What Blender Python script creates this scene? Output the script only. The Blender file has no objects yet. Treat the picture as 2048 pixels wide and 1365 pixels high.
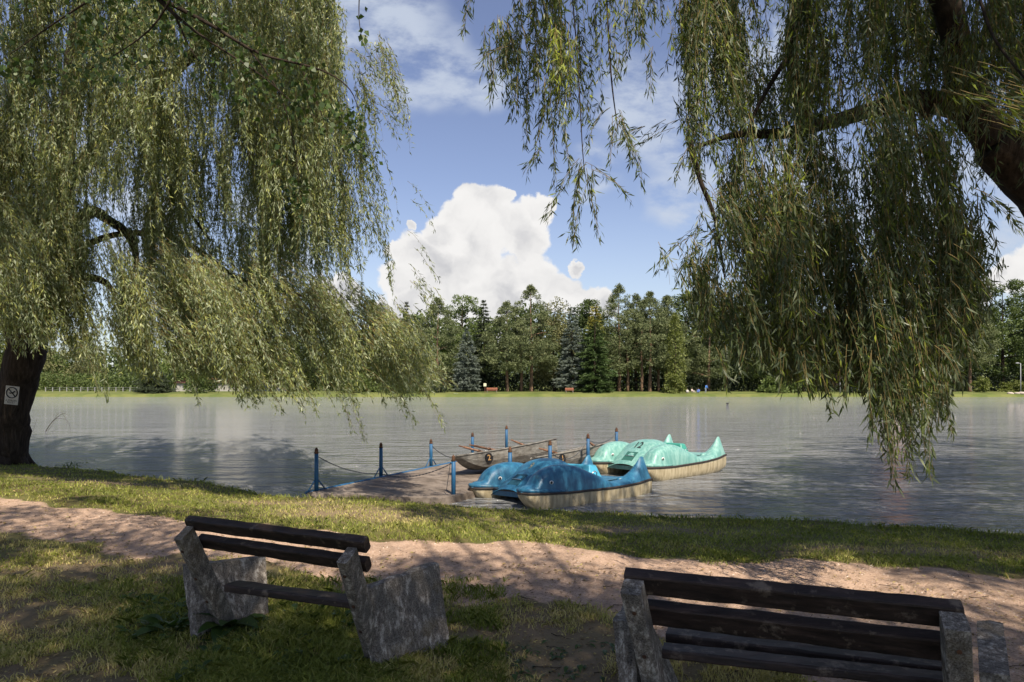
import bpy, bmesh, math, random
import numpy as np
from mathutils import Vector, Matrix, noise as mn
random.seed(7); rng = np.random.default_rng(7)
R = math.radians
sc = bpy.context.scene
col = sc.collection

# ------------------------------------------------------------------ camera
EYE = 2.3; F = 1365.0; HOR = 768.0
cam = bpy.data.cameras.new('camera'); co = bpy.data.objects.new('camera', cam); col.objects.link(co)
cam.sensor_width = 36; cam.lens = 24.0; cam.shift_y = (HOR - 682.5) / 2048
cam.clip_start = .05; cam.clip_end = 5000
co.location = (0, 0, EYE); co.rotation_euler = (R(90), 0, 0); sc.camera = co

# ------------------------------------------------------------------ sun, exposure
SUN_EL = 51.0; SUN_AZ = math.atan2(.36, -.93)
SD = Vector((math.sin(SUN_AZ) * math.cos(R(SUN_EL)), math.cos(SUN_AZ) * math.cos(R(SUN_EL)), math.sin(R(SUN_EL))))
sl = bpy.data.lights.new('sun', 'SUN'); sl.energy = 5.0; sl.angle = R(.5); sl.color = (1, .89, .74)
so = bpy.data.objects.new('sun', sl); col.objects.link(so)
so.rotation_euler = SD.to_track_quat('Z', 'Y').to_euler(); so.location = (0, 0, 30)
sc.view_settings.view_transform = 'Standard'; sc.view_settings.look = 'None'
sc.view_settings.exposure = 0.80; sc.view_settings.gamma = 1
sc.cycles.max_bounces = 6; sc.cycles.transparent_max_bounces = 8
sc.cycles.use_denoising = True

# ------------------------------------------------------------------ world sky with clouds
w = bpy.data.worlds.new('World'); sc.world = w; w.use_nodes = True
nt = w.node_tree; N = nt.nodes; Lk = nt.links; N.clear()
def wn(t, **k):
    n = N.new(t)
    for a, b in k.items(): setattr(n, a, b)
    return n
def wmath(op, a, b=None, c=None, clamp=False):
    n = N.new('ShaderNodeMath'); n.operation = op; n.use_clamp = clamp
    for i, v in enumerate((a, b, c)):
        if v is None: continue
        if isinstance(v, (int, float)): n.inputs[i].default_value = v
        else: Lk.new(v, n.inputs[i])
    return n.outputs[0]
def wsmooth(v, a, b):
    n = N.new('ShaderNodeMapRange'); n.interpolation_type = 'SMOOTHSTEP'
    Lk.new(v, n.inputs[0]); n.inputs[1].default_value = a; n.inputs[2].default_value = b
    return n.outputs[0]
out = wn('ShaderNodeOutputWorld')
sky = wn('ShaderNodeTexSky', sky_type='NISHITA', sun_disc=False)
sky.sun_elevation = R(SUN_EL); sky.sun_rotation = SUN_AZ; sky.air_density = 1.0; sky.dust_density = .6; sky.ozone_density = 1.4
skybg = wn('ShaderNodeBackground'); skybg.inputs[1].default_value = .083
hs = wn('ShaderNodeHueSaturation'); hs.inputs['Hue'].default_value = .515; hs.inputs['Saturation'].default_value = .92
Lk.new(sky.outputs[0], hs.inputs['Color']); Lk.new(hs.outputs[0], skybg.inputs[0])
tc = wn('ShaderNodeTexCoord'); sx = wn('ShaderNodeSeparateXYZ'); Lk.new(tc.outputs['Generated'], sx.inputs[0])
yy = wmath('MAXIMUM', sx.outputs[1], .08)
cu = wmath('DIVIDE', sx.outputs[0], yy); cv = wmath('DIVIDE', sx.outputs[2], yy)
cb = wn('ShaderNodeCombineXYZ'); Lk.new(cu, cb.inputs[0]); Lk.new(cv, cb.inputs[1])
def wnoise(vec, scale, detail=6, rough=.55):
    n = N.new('ShaderNodeTexNoise'); n.inputs['Scale'].default_value = scale
    n.inputs['Detail'].default_value = detail; n.inputs['Roughness'].default_value = rough
    Lk.new(vec, n.inputs['Vector']); return n
def wvec(op, a, b=None):
    n = N.new('ShaderNodeVectorMath'); n.operation = op
    Lk.new(a, n.inputs[0])
    if b is not None:
        if isinstance(b, tuple): n.inputs[1].default_value = b
        else: Lk.new(b, n.inputs[1])
    return n.outputs['Value'] if op == 'DISTANCE' else n.outputs[0]
def wscale(v, s):
    n = N.new('ShaderNodeVectorMath'); n.operation = 'SCALE'; Lk.new(v, n.inputs[0]); n.inputs['Scale'].default_value = s
    return n.outputs[0]
def warp(vec, parts):
    o = vec
    for scale, amp, det in parts:
        o = wvec('ADD', o, wscale(wvec('SUBTRACT', wnoise(vec, scale, det).outputs['Color'], (.5, .5, .5)), amp))
    return o
def flat(vec):
    return wvec('MULTIPLY', vec, (1, 1, 0))
def field(vec, blobs, soft=False):
    cur = None
    for (px, py, r) in blobs:
        d = wvec('DISTANCE', vec, ((px - 1024) / F, (HOR - py) / F, 0))
        q = wmath('MULTIPLY_ADD', d, -1.0 / (1.02 * r / F), 1.0)
        if cur is None: cur = q
        else:
            n = N.new('ShaderNodeMath'); n.operation = 'SMOOTH_MAX'; Lk.new(cur, n.inputs[0]); Lk.new(q, n.inputs[1])
            n.inputs[2].default_value = .35 if soft else .12; cur = n.outputs[0]
    return cur
cum = [(945,402,40),(985,425,48),(1012,398,22),(1070,425,34),(1088,405,22),(1040,460,52),(920,440,46),(882,470,44),(960,480,62),(1052,482,42),
       (830,505,50),(795,500,26),(860,545,66),(940,555,76),(1010,565,62),(1070,555,52),(1112,585,48),(1155,605,38),(1145,533,15),(905,605,74),
       (1000,610,84),(822,447,12),(688,592,38),(640,590,34),(2015,550,40),(2075,528,60),(1972,575,30),(1880,600,40),(800,560,44),(830,610,60),(1195,620,34),(760,620,30)]
p1 = flat(warp(cb.outputs[0], [(9, .06, 2), (26, .028, 8), (70, .016, 5)]))
fA = field(p1, cum)
mA = wsmooth(fA, -.02, .20)
bil = wnoise(p1, 12, 5, .5).outputs[0]
bil2 = wnoise(wvec('ADD', p1, (.010, .025, 0)), 12, 5, .5).outputs[0]
relief = wmath('SUBTRACT', bil, bil2)
lowgrey = wsmooth(cv, .36, .10)
sh = wmath('MULTIPLY_ADD', relief, .9, .94)
sh = wmath('SUBTRACT', sh, wmath('MULTIPLY', wmath('MULTIPLY', wsmooth(fA, .15, .65), wsmooth(bil, .38, .62)), wmath('MULTIPLY_ADD', lowgrey, .28, .03)))
sh = wmath('MINIMUM', sh, .97)
ccol = wn('ShaderNodeMix', data_type='RGBA'); ccol.inputs[6].default_value = (.50, .52, .60, 1); ccol.inputs[7].default_value = (1, .985, .97, 1)
Lk.new(wsmooth(sh, .35, .95), ccol.inputs[0])
cbg = wn('ShaderNodeBackground'); Lk.new(ccol.outputs[2], cbg.inputs[0]); Lk.new(wmath('MULTIPLY_ADD', sh, .24, .295), cbg.inputs[1])
cir = [(770,40,120),(840,100,110),(900,150,100),(960,195,70),(720,20,80),(1290,190,130),(1360,260,110),(1180,330,60),(1330,400,90),(1450,380,110),(1600,420,160),(1800,440,180),(2000,400,160),(560,480,120),(300,400,160),(120,300,140),(60,640,120),(1500,120,140),(1980,540,140)]
st = wn('ShaderNodeMapping'); st.inputs['Rotation'].default_value = (0, 0, R(24)); st.inputs['Scale'].default_value = (1, 1.9, 1)
Lk.new(cb.outputs[0], st.inputs[0])
cn = wnoise(st.outputs[0], 7.5, 9, .62).outputs[0]
fB = field(flat(warp(cb.outputs[0], [(6, .16, 3)])), cir, True)
mB = wmath('MULTIPLY', wsmooth(fB, -.10, .55), wsmooth(cn, .34, .60))
mB = wmath('MULTIPLY', mB, .85)
# thin veil that thickens to the horizon
veil = wmath('MULTIPLY', wsmooth(sx.outputs[2], .30, .0), .45)
mB = wmath('MAXIMUM', mB, veil)
bbg = wn('ShaderNodeBackground'); bbg.inputs[0].default_value = (.70, .78, .92, 1); bbg.inputs[1].default_value = .49
m1 = wn('ShaderNodeMixShader'); Lk.new(mB, m1.inputs[0]); Lk.new(skybg.outputs[0], m1.inputs[1]); Lk.new(bbg.outputs[0], m1.inputs[2])
m2 = wn('ShaderNodeMixShader'); Lk.new(mA, m2.inputs[0]); Lk.new(m1.outputs[0], m2.inputs[1]); Lk.new(cbg.outputs[0], m2.inputs[2])
Lk.new(m2.outputs[0], out.inputs[0])
w.cycles.sampling_method = 'MANUAL'; w.cycles.sample_map_resolution = 512

# ------------------------------------------------------------------ helpers
def P(px, py, d): return Vector(((px - 1024) / F * d, d, EYE - (py - HOR) / F * d))
def G(px, py, z):
    d = (EYE - z) * F / (py - HOR); return P(px, py, d)

class Mt:
    """a small node-material builder"""
    def __init__(s, name, rough=.8, spec=.3):
        s.m = bpy.data.materials.new(name); s.m.use_nodes = True; s.t = s.m.node_tree; s.n = s.t.nodes; s.l = s.t.links
        s.b = s.n['Principled BSDF']; s.o = s.n['Material Output']
        s.b.inputs['Roughness'].default_value = rough; s.b.inputs['Specular IOR Level'].default_value = spec
        s.tc = s.n.new('ShaderNodeTexCoord')
    def noise(s, scale, detail=4, rough=.55, vec=None, stretch=None, obj=True):
        n = s.n.new('ShaderNodeTexNoise'); n.inputs['Scale'].default_value = scale
        n.inputs['Detail'].default_value = detail; n.inputs['Roughness'].default_value = rough
        v = vec or s.tc.outputs['Object' if obj else 'Generated']
        if stretch:
            mp = s.n.new('ShaderNodeMapping'); mp.inputs['Scale'].default_value = stretch; s.l.new(v, mp.inputs[0]); v = mp.outputs[0]
        s.l.new(v, n.inputs['Vector']); return n.outputs[0]
    def ramp(s, fac, stops):
        n = s.n.new('ShaderNodeValToRGB'); e = n.color_ramp.elements
        while len(e) < len(stops): e.new(.5)
        for i, (p, c) in enumerate(stops):
            e[i].position = p; e[i].color = (*c, 1) if len(c) == 3 else c
        s.l.new(fac, n.inputs[0]); return n.outputs[0]
    def mix(s, fac, a, b, mode='MIX'):
        n = s.n.new('ShaderNodeMix'); n.data_type = 'RGBA'; n.blend_type = mode
        for i, v in ((0, fac), (6, a), (7, b)):
            if isinstance(v, (int, float)): n.inputs[i].default_value = v
            elif isinstance(v, tuple): n.inputs[i].default_value = (*v, 1)
            else: s.l.new(v, n.inputs[i])
        return n.outputs[2]
    def math(s, op, a, b=None, clamp=False):
        n = s.n.new('ShaderNodeMath'); n.operation = op; n.use_clamp = clamp
        for i, v in enumerate((a, b)):
            if v is None: continue
            if isinstance(v, (int, float)): n.inputs[i].default_value = v
            else: s.l.new(v, n.inputs[i])
        return n.outputs[0]
    def attr(s, name, out='Color'):
        n = s.n.new('ShaderNodeAttribute'); n.attribute_name = name; return n.outputs[out]
    def col(s, c):
        if isinstance(c, tuple): s.b.inputs['Base Color'].default_value = (*c, 1)
        else: s.l.new(c, s.b.inputs['Base Color'])
        return s
    def bump(s, h, strength=.5, dist=.01):
        n = s.n.new('ShaderNodeBump'); n.inputs['Strength'].default_value = strength; n.inputs['Distance'].default_value = dist
        s.l.new(h, n.inputs['Height']); s.l.new(n.outputs[0], s.b.inputs['Normal']); return s

def new_obj(name, me, mats=(), parent=None):
    o = bpy.data.objects.new(name, me); col.objects.link(o)
    for m in (mats if isinstance(mats, (list, tuple)) else [mats]):
        if m is not None: me.materials.append(m.m if isinstance(m, Mt) else m)
    if parent is not None: o.parent = parent
    return o
def tag(o, label=None, cat=None, group=None, kind=None):
    if label: o['label'] = label
    if cat: o['category'] = cat
    if group: o['group'] = group
    if kind: o['kind'] = kind
    return o
def empty(name, loc=(0, 0, 0), rz=0):
    o = bpy.data.objects.new(name, None); col.objects.link(o); o.location = loc; o.rotation_euler = (0, 0, rz)
    o.empty_display_size = .2; return o
def np_mesh(name, V, faces, k, attrs=None, smooth=False, matidx=None):
    """V (n,3); faces (m,k) ints"""
    me = bpy.data.meshes.new(name); V = np.asarray(V, np.float32); faces = np.asarray(faces, np.int32)
    me.vertices.add(len(V)); me.vertices.foreach_set('co', V.ravel())
    me.loops.add(faces.size); me.loops.foreach_set('vertex_index', faces.ravel())
    me.polygons.add(len(faces)); me.polygons.foreach_set('loop_start', np.arange(0, faces.size, k, dtype=np.int32))
    if smooth: me.polygons.foreach_set('use_smooth', np.ones(len(faces), bool))
    if matidx is not None: me.polygons.foreach_set('material_index', np.asarray(matidx, np.int32))
    for an, av in (attrs or {}).items():
        a = me.attributes.new(an, 'FLOAT', 'POINT'); a.data.foreach_set('value', np.asarray(av, np.float32))
    me.update(calc_edges=True); return me
class MB:
    """collects pieces into one mesh"""
    def __init__(s): s.v = []; s.f = []; s.mi = []; s.sm = []
    def add(s, V, Fc, mi=0, smooth=False):
        b = len(s.v); s.v += [tuple(v) for v in V]
        for f in Fc: s.f.append(tuple(i + b for i in f)); s.mi.append(mi); s.sm.append(smooth)
        return s
    def box(s, c, size, rot=None, mi=0, taper=1.0):
        c = Vector(c); hx, hy, hz = [q / 2 for q in size]; V = []
        for z in (-1, 1):
            t = taper if z > 0 else 1
            for x, y in ((-1, -1), (1, -1), (1, 1), (-1, 1)):
                v = Vector((x * hx * t, y * hy * t, z * hz))
                if rot is not None: v = rot @ v
                V.append(c + v)
        return s.add(V, [(3, 2, 1, 0), (4, 5, 6, 7), (0, 1, 5, 4), (1, 2, 6, 5), (2, 3, 7, 6), (3, 0, 4, 7)], mi)
    def tube(s, pts, rad, n=8, mi=0, smooth=True, caps=True):
        pts = [Vector(p) for p in pts]; rad = rad if isinstance(rad, (list, tuple)) else [rad] * len(pts); V = []; Fc = []
        up = None
        for i, p in enumerate(pts):
            t = (pts[min(i + 1, len(pts) - 1)] - pts[max(i - 1, 0)]).normalized()
            if up is None: up = Vector((0, 0, 1)) if abs(t.z) < .9 else Vector((1, 0, 0))
            a = t.cross(up).normalized(); b = a.cross(t).normalized(); up = b
            for k in range(n):
                an = 2 * math.pi * k / n; V.append(p + (a * math.cos(an) + b * math.sin(an)) * rad[i])
        for i in range(len(pts) - 1):
            for k in range(n):
                k2 = (k + 1) % n; Fc.append((i * n + k, i * n + k2, (i + 1) * n + k2, (i + 1) * n + k))
        s.add(V, Fc, mi, smooth)
        if caps:
            b0 = len(s.v) - len(V); s.f.append(tuple(b0 + k for k in range(n))[::-1]); s.mi.append(mi); s.sm.append(False)
            s.f.append(tuple(b0 + (len(pts) - 1) * n + k for k in range(n))); s.mi.append(mi); s.sm.append(False)
        return s
    def grid(s, rows, mi=0, smooth=True, closed=False, flip=False):
        n = len(rows[0]); V = [p for r in rows for p in r]; Fc = []
        for i in range(len(rows) - 1):
            for k in range(n if closed else n - 1):
                k2 = (k + 1) % n; q = (i * n + k, i * n + k2, (i + 1) * n + k2, (i + 1) * n + k)
                Fc.append(q[::-1] if flip else q)
        return s.add(V, Fc, mi, smooth)
    def sphere(s, c, r, n=10, m=6, mi=0, scale=(1, 1, 1)):
        rows = []
        for i in range(m + 1):
            a = math.pi * i / m
            rows.append([Vector(c) + Vector((r * scale[0] * math.sin(a) * math.cos(2 * math.pi * k / n), r * scale[1] * math.sin(a) * math.sin(2 * math.pi * k / n), r * scale[2] * math.cos(a))) for k in range(n)])
        return s.grid(rows, mi, True, True)
    def build(s, name, mats, parent=None):
        me = bpy.data.meshes.new(name); me.from_pydata([tuple(v) for v in s.v], [], s.f)
        me.polygons.foreach_set('material_index', s.mi); me.polygons.foreach_set('use_smooth', s.sm); me.update()
        return new_obj(name, me, mats, parent)
def local(o, parent_loc, rz=0):
    """mesh was built in world coordinates; move into the frame of a parent Empty"""
    M = (Matrix.Translation(parent_loc) @ Matrix.Rotation(rz, 4, 'Z')).inverted(); o.data.transform(M); return o
def finish(root):
    for c in [o for o in bpy.data.objects if o.parent == root]:
        if c.type == 'MESH': c.data.transform(Matrix.Translation(-Vector(root.location)))
def fbm(p, o=3):
    return mn.fractal(Vector(p), 1.0, 2.0, o)
def rough_bar(A, B, wv, tv, cuts=10, amp=.003, bev=.008, seed=0, chip=0.0):
    """a weathered bar from A to B with cross vectors wv, tv (full extents)"""
    bm = bmesh.new(); bmesh.ops.create_cube(bm, size=1)
    A, B, wv, tv = map(Vector, (A, B, wv, tv)); ax = B - A
    ed = [e for e in bm.edges if abs((e.verts[0].co - e.verts[1].co).z) > .5]
    bmesh.ops.subdivide_edges(bm, edges=ed, cuts=cuts, use_grid_fill=True)
    ed = [e for e in bm.edges if abs((e.verts[0].co - e.verts[1].co).z) < .01]
    bmesh.ops.subdivide_edges(bm, edges=ed, cuts=3, use_grid_fill=True)
    wl, tl = wv.length, tv.length
    for v in bm.verts:
        c = v.co.copy()
        if .2 < abs(c.x) < .3: c.x = math.copysign(.5 - bev / wl, c.x)
        if .2 < abs(c.y) < .3: c.y = math.copysign(.5 - bev / tl, c.y)
        ex, ey = abs(c.x) > .49, abs(c.y) > .49
        if ex and ey: c.x *= 1 - .6 * bev / wl; c.y *= 1 - .6 * bev / tl
        q = A + ax * (c.z + .5) + wv * c.x + tv * c.y
        nz = Vector((fbm(q * 9 + Vector((seed, 0, 0))), fbm(q * 9 + Vector((seed, 7, 3))), fbm(q * 9 + Vector((5, seed, 9))))) * amp
        if chip and (ex or ey or abs(c.z) > .49):
            k = max(0, fbm(q * 6 + Vector((seed * 3, 1, 1))) - .25); cen = A + ax * (c.z + .5)
            nz += (cen - q) * k * chip
        v.co = q + nz
    bmesh.ops.recalc_face_normals(bm, faces=bm.faces)
    return bm
def bm_obj(name, bm, mats, parent=None, smooth=False):
    me = bpy.data.meshes.new(name); bm.to_mesh(me); bm.free()
    if smooth: me.polygons.foreach_set('use_smooth', np.ones(len(me.polygons), bool))
    return new_obj(name, me, mats, parent)
def text_mesh(body, size=1.0, depth=.0):
    cu_ = bpy.data.curves.new('t', 'FONT'); cu_.body = body; cu_.size = size; cu_.align_x = 'CENTER'; cu_.align_y = 'CENTER'; cu_.extrude = depth; cu_.resolution_u = 3
    cu_.offset = .012 * size
    o = bpy.data.objects.new('t', cu_); col.objects.link(o)
    bpy.context.view_layer.update()
    me = bpy.data.meshes.new_from_object(o.evaluated_get(bpy.context.evaluated_depsgraph_get()))
    bpy.data.objects.remove(o); bpy.data.curves.remove(cu_); return me

# ------------------------------------------------------------------ materials
def leaf_mat(name, a, b, c=None, back=None, trans=.35, rough=.45):
    m = Mt(name, rough, .35)
    stops = [(0, a), (1, b)] if c is None else [(0, a), (.6, b), (1, c)]
    cl = m.ramp(m.attr('tint', 'Fac'), stops)
    if back:
        g = m.n.new('ShaderNodeNewGeometry'); cl = m.mix(g.outputs['Backfacing'], cl, back)
    m.col(cl)
    tr = m.n.new('ShaderNodeBsdfTranslucent')
    bright = m.mix(1.0, cl, (1.25, 1.35, .6), 'MULTIPLY'); m.l.new(bright, tr.inputs[0])
    mx = m.n.new('ShaderNodeMixShader'); mx.inputs[0].default_value = trans
    m.l.new(m.b.outputs[0], mx.inputs[1]); m.l.new(tr.outputs[0], mx.inputs[2]); m.l.new(mx.outputs[0], m.o.inputs[0])
    return m
M_willowL = leaf_mat('willow_leaf_grey', (.080, .112, .034), (.18, .222, .082), (.36, .38, .12), back=(.27, .31, .19))
M_willowR = leaf_mat('willow_leaf_green', (.036, .058, .013), (.078, .105, .024), (.27, .32, .04), back=(.105, .13, .068))  # shade put into the dark stops, sunlight into the bright end stop
M_poplar = leaf_mat('round_leaf', (.028, .055, .014), (.07, .11, .025), trans=.25)
M_twig = Mt('twig', .8).col((.16, .12, .045))
bk = Mt('bark', .95, .15)
h = bk.noise(14, 6, .65, stretch=(1, 1, .18)); bk.col(bk.ramp(h, [(.3, (.012, .009, .007)), (.55, (.040, .030, .022)), (.8, (.085, .068, .05))])); bk.bump(h, 1, .05)
M_bark = bk
pb = Mt('pine_bark', .95, .1); h = pb.noise(3, 5, .6, stretch=(1, 1, .3)); pb.col(pb.ramp(h, [(.3, (.07, .05, .035)), (.6, (.20, .13, .085)), (.8, (.30, .22, .16))])); M_pinebark = pb

def concrete(name, dark=1.0):
    m = Mt(name, .9, .25)
    a = m.noise(5, 8, .7); b = m.noise(26, 8, .75, stretch=(1, 1, .5)); c = m.noise(120, 3, .6); l = m.noise(3.5, 5, .6)
    base = m.ramp(b, [(.36, (.030, .022, .016)), (.46, (.11, .085, .062)), (.53, (.22, .18, .14)), (.60, (.60, .55, .47)), (.72, (.24, .19, .15))])
    base = m.mix(m.ramp(a, [(.44, (0, 0, 0)), (.60, (.85, .85, .85))]), base, (.065, .055, .042))
    base = m.mix(m.ramp(l, [(.58, (0, 0, 0)), (.68, (.55, .55, .55))]), base, (.14, .095, .03))
    base = m.mix(.3, base, m.ramp(c, [(.35, (.02, .018, .016)), (.65, (.40, .38, .35))]))
    m.col(base); m.bump(m.math('ADD', c, m.math('MULTIPLY', b, 2.0)), .7, .006); return m
M_conc = concrete('weathered_concrete')
def plank(name, c0, c1, c2):
    m = Mt(name, .62, .4); g = m.noise(26, 6, .65, stretch=(.12, .5, 1.2)); p = m.noise(7, 6, .7)
    base = m.ramp(g, [(.35, c0), (.55, c1), (.72, c2)])
    base = m.mix(m.ramp(p, [(.56, (0, 0, 0)), (.66, (.75, .75, .75))]), base, (.17, .13, .095))
    d = m.noise(4, 2); base = m.mix(m.ramp(d, [(.80, (0, 0, 0)), (.82, (.8, .8, .8))]), base, (.04, .13, .25))
    m.col(base); m.bump(m.math('ADD', g, p), .6, .006); return m
M_plank = plank('old_brown_plank', (.010, .006, .005), (.030, .018, .014), (.070, .045, .037))

def paint(name, c, streak, grime=(.10, .10, .07), rough=.35, amt=.5):
    m = Mt(name, rough, .5); a = m.noise(2.2, 5, .6); b = m.noise(6, 5, .7, stretch=(2.2, 2.2, .25)); g = m.noise(1.4, 6, .7)
    base = m.mix(m.ramp(b, [(.42, (0, 0, 0)), (.62, (amt, amt, amt))]), c, streak)
    base = m.mix(m.ramp(g, [(.60, (0, 0, 0)), (.74, (.55, .55, .55))]), base, grime)
    m.col(base); m.bump(a, .15, .02)
    rr = m.math('MULTIPLY_ADD', a, .4); m.n[-1].inputs[2].default_value = rough - .1; m.l.new(rr, m.b.inputs['Roughness']); return m
M_blue = paint('faded_blue_fibreglass', (.014, .088, .175), (.040, .19, .30), amt=.6)
M_lblue = paint('light_blue_fibreglass', (.05, .28, .42), (.08, .36, .50))
M_green = paint('mint_fibreglass', (.11, .27, .245), (.24, .42, .38), (.07, .21, .19), amt=.8)
M_dgreen = paint('teal_fibreglass', (.04, .24, .19), (.06, .33, .26))
M_cream = paint('cream_hull', (.42, .36, .24), (.20, .16, .09), (.08, .06, .035), amt=.8)
M_rail = Mt('dark_rub_rail', .7).col((.035, .028, .026))
M_postblue = paint('blue_post_paint', (.009, .075, .18), (.02, .13, .26), (.05, .04, .03), .5)
M_rust = Mt('rusty_brown_cap', .85); M_rust.col(M_rust.ramp(M_rust.noise(20, 4), [(.35, (.03, .018, .012)), (.7, (.13, .06, .03))]))
M_white = Mt('white_paint', .5).col((.7, .7, .68)); M_black = Mt('black_paint', .5).col((.012, .012, .014))
M_orange = Mt('ochre_paint', .7).col((.42, .24, .09))
M_steel = Mt('steel', .3).col((.6, .6, .6)); M_steel.b.inputs['Metallic'].default_value = .9
M_chain = Mt('chain_metal', .6).col((.05, .055, .065))
def wood(name, a, b, c, st=(1, 1, 1)):
    m = Mt(name, .85, .2); g = m.noise(6, 7, .7, stretch=st); k = m.noise(1.6, 6, .75)
    cl = m.ramp(g, [(.32, a), (.52, b), (.72, c)]); cl = m.mix(m.ramp(k, [(.5, (0, 0, 0)), (.7, (.7, .7, .7))]), cl, (.06, .045, .032))
    m.col(cl); m.bump(g, .4, .01); return m
M_boatwood = wood('grey_boat_planks', (.085, .08, .072), (.175, .168, .152), (.31, .30, .28), (.8, .8, 4))
M_oar = wood('oar_wood', (.10, .05, .03), (.20, .11, .07), (.30, .19, .13))
dk = Mt('dock_concrete', .9, .2); a = dk.noise(2.5, 8, .7); b = dk.noise(14, 5, .7)
dc = dk.ramp(a, [(.35, (.09, .072, .058)), (.5, (.18, .148, .122)), (.7, (.27, .23, .195))]); dc = dk.mix(dk.ramp(b, [(.55, (0, 0, 0)), (.68, (.8, .8, .8))]), dc, (.07, .055, .04)); dk.col(dc); dk.bump(b, .4, .01); M_dock = dk

# ------------------------------------------------------------------ ground sheet
SH = np.array([(-400, 90), (-200, 60), (-40, 31), (-18, 21.5), (-13.95, 18.7), (-11.2, 17.3), (-9.2, 16.2), (-6.75, 14.8), (-5.24, 13.65), (-3.98, 12.75),
               (-3.0, 12.65), (-1.05, 12.1), (.13, 11.56), (2.26, 11.2), (3.77, 10.8), (5.18, 10.46), (6.5, 10.16), (7.3, 9.75), (12, 8.6), (30, 5), (200, -20), (400, -60)])
def shore(x): return np.interp(x, SH[:, 0], SH[:, 1]) + .10 * np.sin(x * 1.7 + .4) + .06 * np.sin(x * 4.3)
def farshore(x): return 119 + 1.2 * np.sin(x * .05) + .8 * np.sin(x * .21 + 1) + .3 * np.sin(x * .9)
def sstep(a, b, x): t = np.clip((x - a) / (b - a), 0, 1); return t * t * (3 - 2 * t)
def hz(x, y):
    x = np.asarray(x, float); y = np.asarray(y, float)
    s = shore(x) - y
    near = .16 + .37 * sstep(0, 4.5, s) - 1.5 * sstep(0, -.7, s) + .02 * np.sin(x * 2.1 + y) * sstep(0, 1, s) + .012 * np.sin(5.3 * x - 3.1 * y) * sstep(0, 1, s)
    near = near + .10 * np.exp(-((x + 2.9) ** 2 / 1.2 + (s - 1.2) ** 2 / 1.0))
    fs = y - farshore(x)
    far = -1.34 + 1.85 * sstep(-1.5, .6, fs) + .30 * sstep(.6, 8, fs)
    return np.where(y > 60, far, near)
def axis(lo, hi, d, far, g):
    a = list(np.arange(lo, hi, d)); st = d
    while a[-1] < far: st *= g; a.append(a[-1] + st)
    st = d; b = []; q = lo
    while q > -far: st *= g; q -= st; b.append(q)
    return np.array(b[::-1] + a)
xs = axis(-12, 10, .1, 900, 1.09)
ys = axis(1.5, 20, .1, 60, 1.2); ys = np.concatenate([ys[ys > -40], np.arange(ys[-1] + 10, 112, 10), np.arange(114, 135, .6), np.array([140, 150, 170, 200, 260, 350, 500, 800, 1500])])
X, Y = np.meshgrid(xs, ys); Z = hz(X, Y)
PU = np.array([(-30, 18), (-14, 13.2), (-8.2, 10.6), (-5.77, 9.56), (-4.05, 8.87), (-2.57, 8.27), (-1.58, 7.88), (-.7, 7.7), (.41, 7.4), (1.42, 7.04), (2.38, 6.84), (3.72, 6.55), (4.76, 6.35), (8, 5.6), (20, 2)])
PL = np.array([(-30, 13), (-14, 10.2), (-8.5, 8.6), (-5.9, 7.9), (-3.5, 7.1), (-2.1, 6.35), (-.51, 5.66), (.3, 5.4), (.83, 5.1), (1.3, 4.6), (1.8, 4.0), (2.6, 3.2), (4, 2.2), (6, .5), (20, -6)])
def path_mask(x, y):
    wob = .16 * np.sin(x * 2.3 + 1) + .10 * np.sin(x * 5.1) + .06 * np.sin(x * 11 + 2)
    u = np.interp(x, PU[:, 0], PU[:, 1]) + wob * .6; l = np.interp(x, PL[:, 0], PL[:, 1]) + wob
    return sstep(-.22, .22, u - y) * sstep(-.35, .35, y - l)
pm = path_mask(X, Y)
def bare_mask(x, y):
    m = np.zeros_like(x)
    for (cx, cy, rx, ry) in [(-2.3, 10.2, 1.5, .9), (-3.9, 11.6, 1.0, .6), (-8.2, 14, 1.6, .7), (-3.0, 3.9, 1.0, .6), (-4.4, 5.2, 1.2, .8), (.5, 4.3, 1.0, .9), (-3.6, 6.6, 1.5, .6), (-7.5, 7.3, 2, .7), (1.6, 9.3, 1.5, .5), (4.5, 7.6, 2, .4), (.1, 5.0, .9, .5)]:
        m = np.maximum(m, np.exp(-((x - cx) ** 2 / rx ** 2 + (y - cy) ** 2 / ry ** 2)))
    return m
bm_ = bare_mask(X, Y)
nx, ny = len(xs), len(ys); idx = np.arange(nx * ny).reshape(ny, nx)
Fc = np.stack([idx[:-1, :-1], idx[:-1, 1:], idx[1:, 1:], idx[1:, :-1]], -1).reshape(-1, 4)
g = Mt('ground_soil', .95, .15)
big = g.noise(.9, 5, .6); fine = g.noise(38, 5, .7); tiny = g.noise(160, 3, .7); mid = g.noise(6, 5, .65)
soil = g.ramp(mid, [(.3, (.045, .030, .018)), (.55, (.13, .088, .05)), (.75, (.22, .16, .095))])
turf = g.ramp(fine, [(.3, (.05, .06, .015)), (.55, (.13, .14, .036)), (.75, (.24, .21, .08))])
gcol = g.mix(g.ramp(g.math('ADD', g.math('MULTIPLY', big, .6), g.math('MULTIPLY', mid, .4)), [(.42, (1, 1, 1)), (.6, (.25, .25, .25))]), soil, turf)
gcol = g.mix(g.math('MULTIPLY', g.attr('bare', 'Fac'), .85), gcol, (.24, .175, .115))
path = g.ramp(fine, [(.28, (.25, .16, .112)), (.5, (.47, .325, .235)), (.75, (.60, .44, .33))])
path = g.mix(g.ramp(mid, [(.35, (.55, .55, .55)), (.6, (0, 0, 0))]), path, (.20, .135, .09))
path = g.mix(g.ramp(tiny, [(.58, (0, 0, 0)), (.66, (.7, .7, .7))]), path, (.55, .47, .40))
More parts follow.
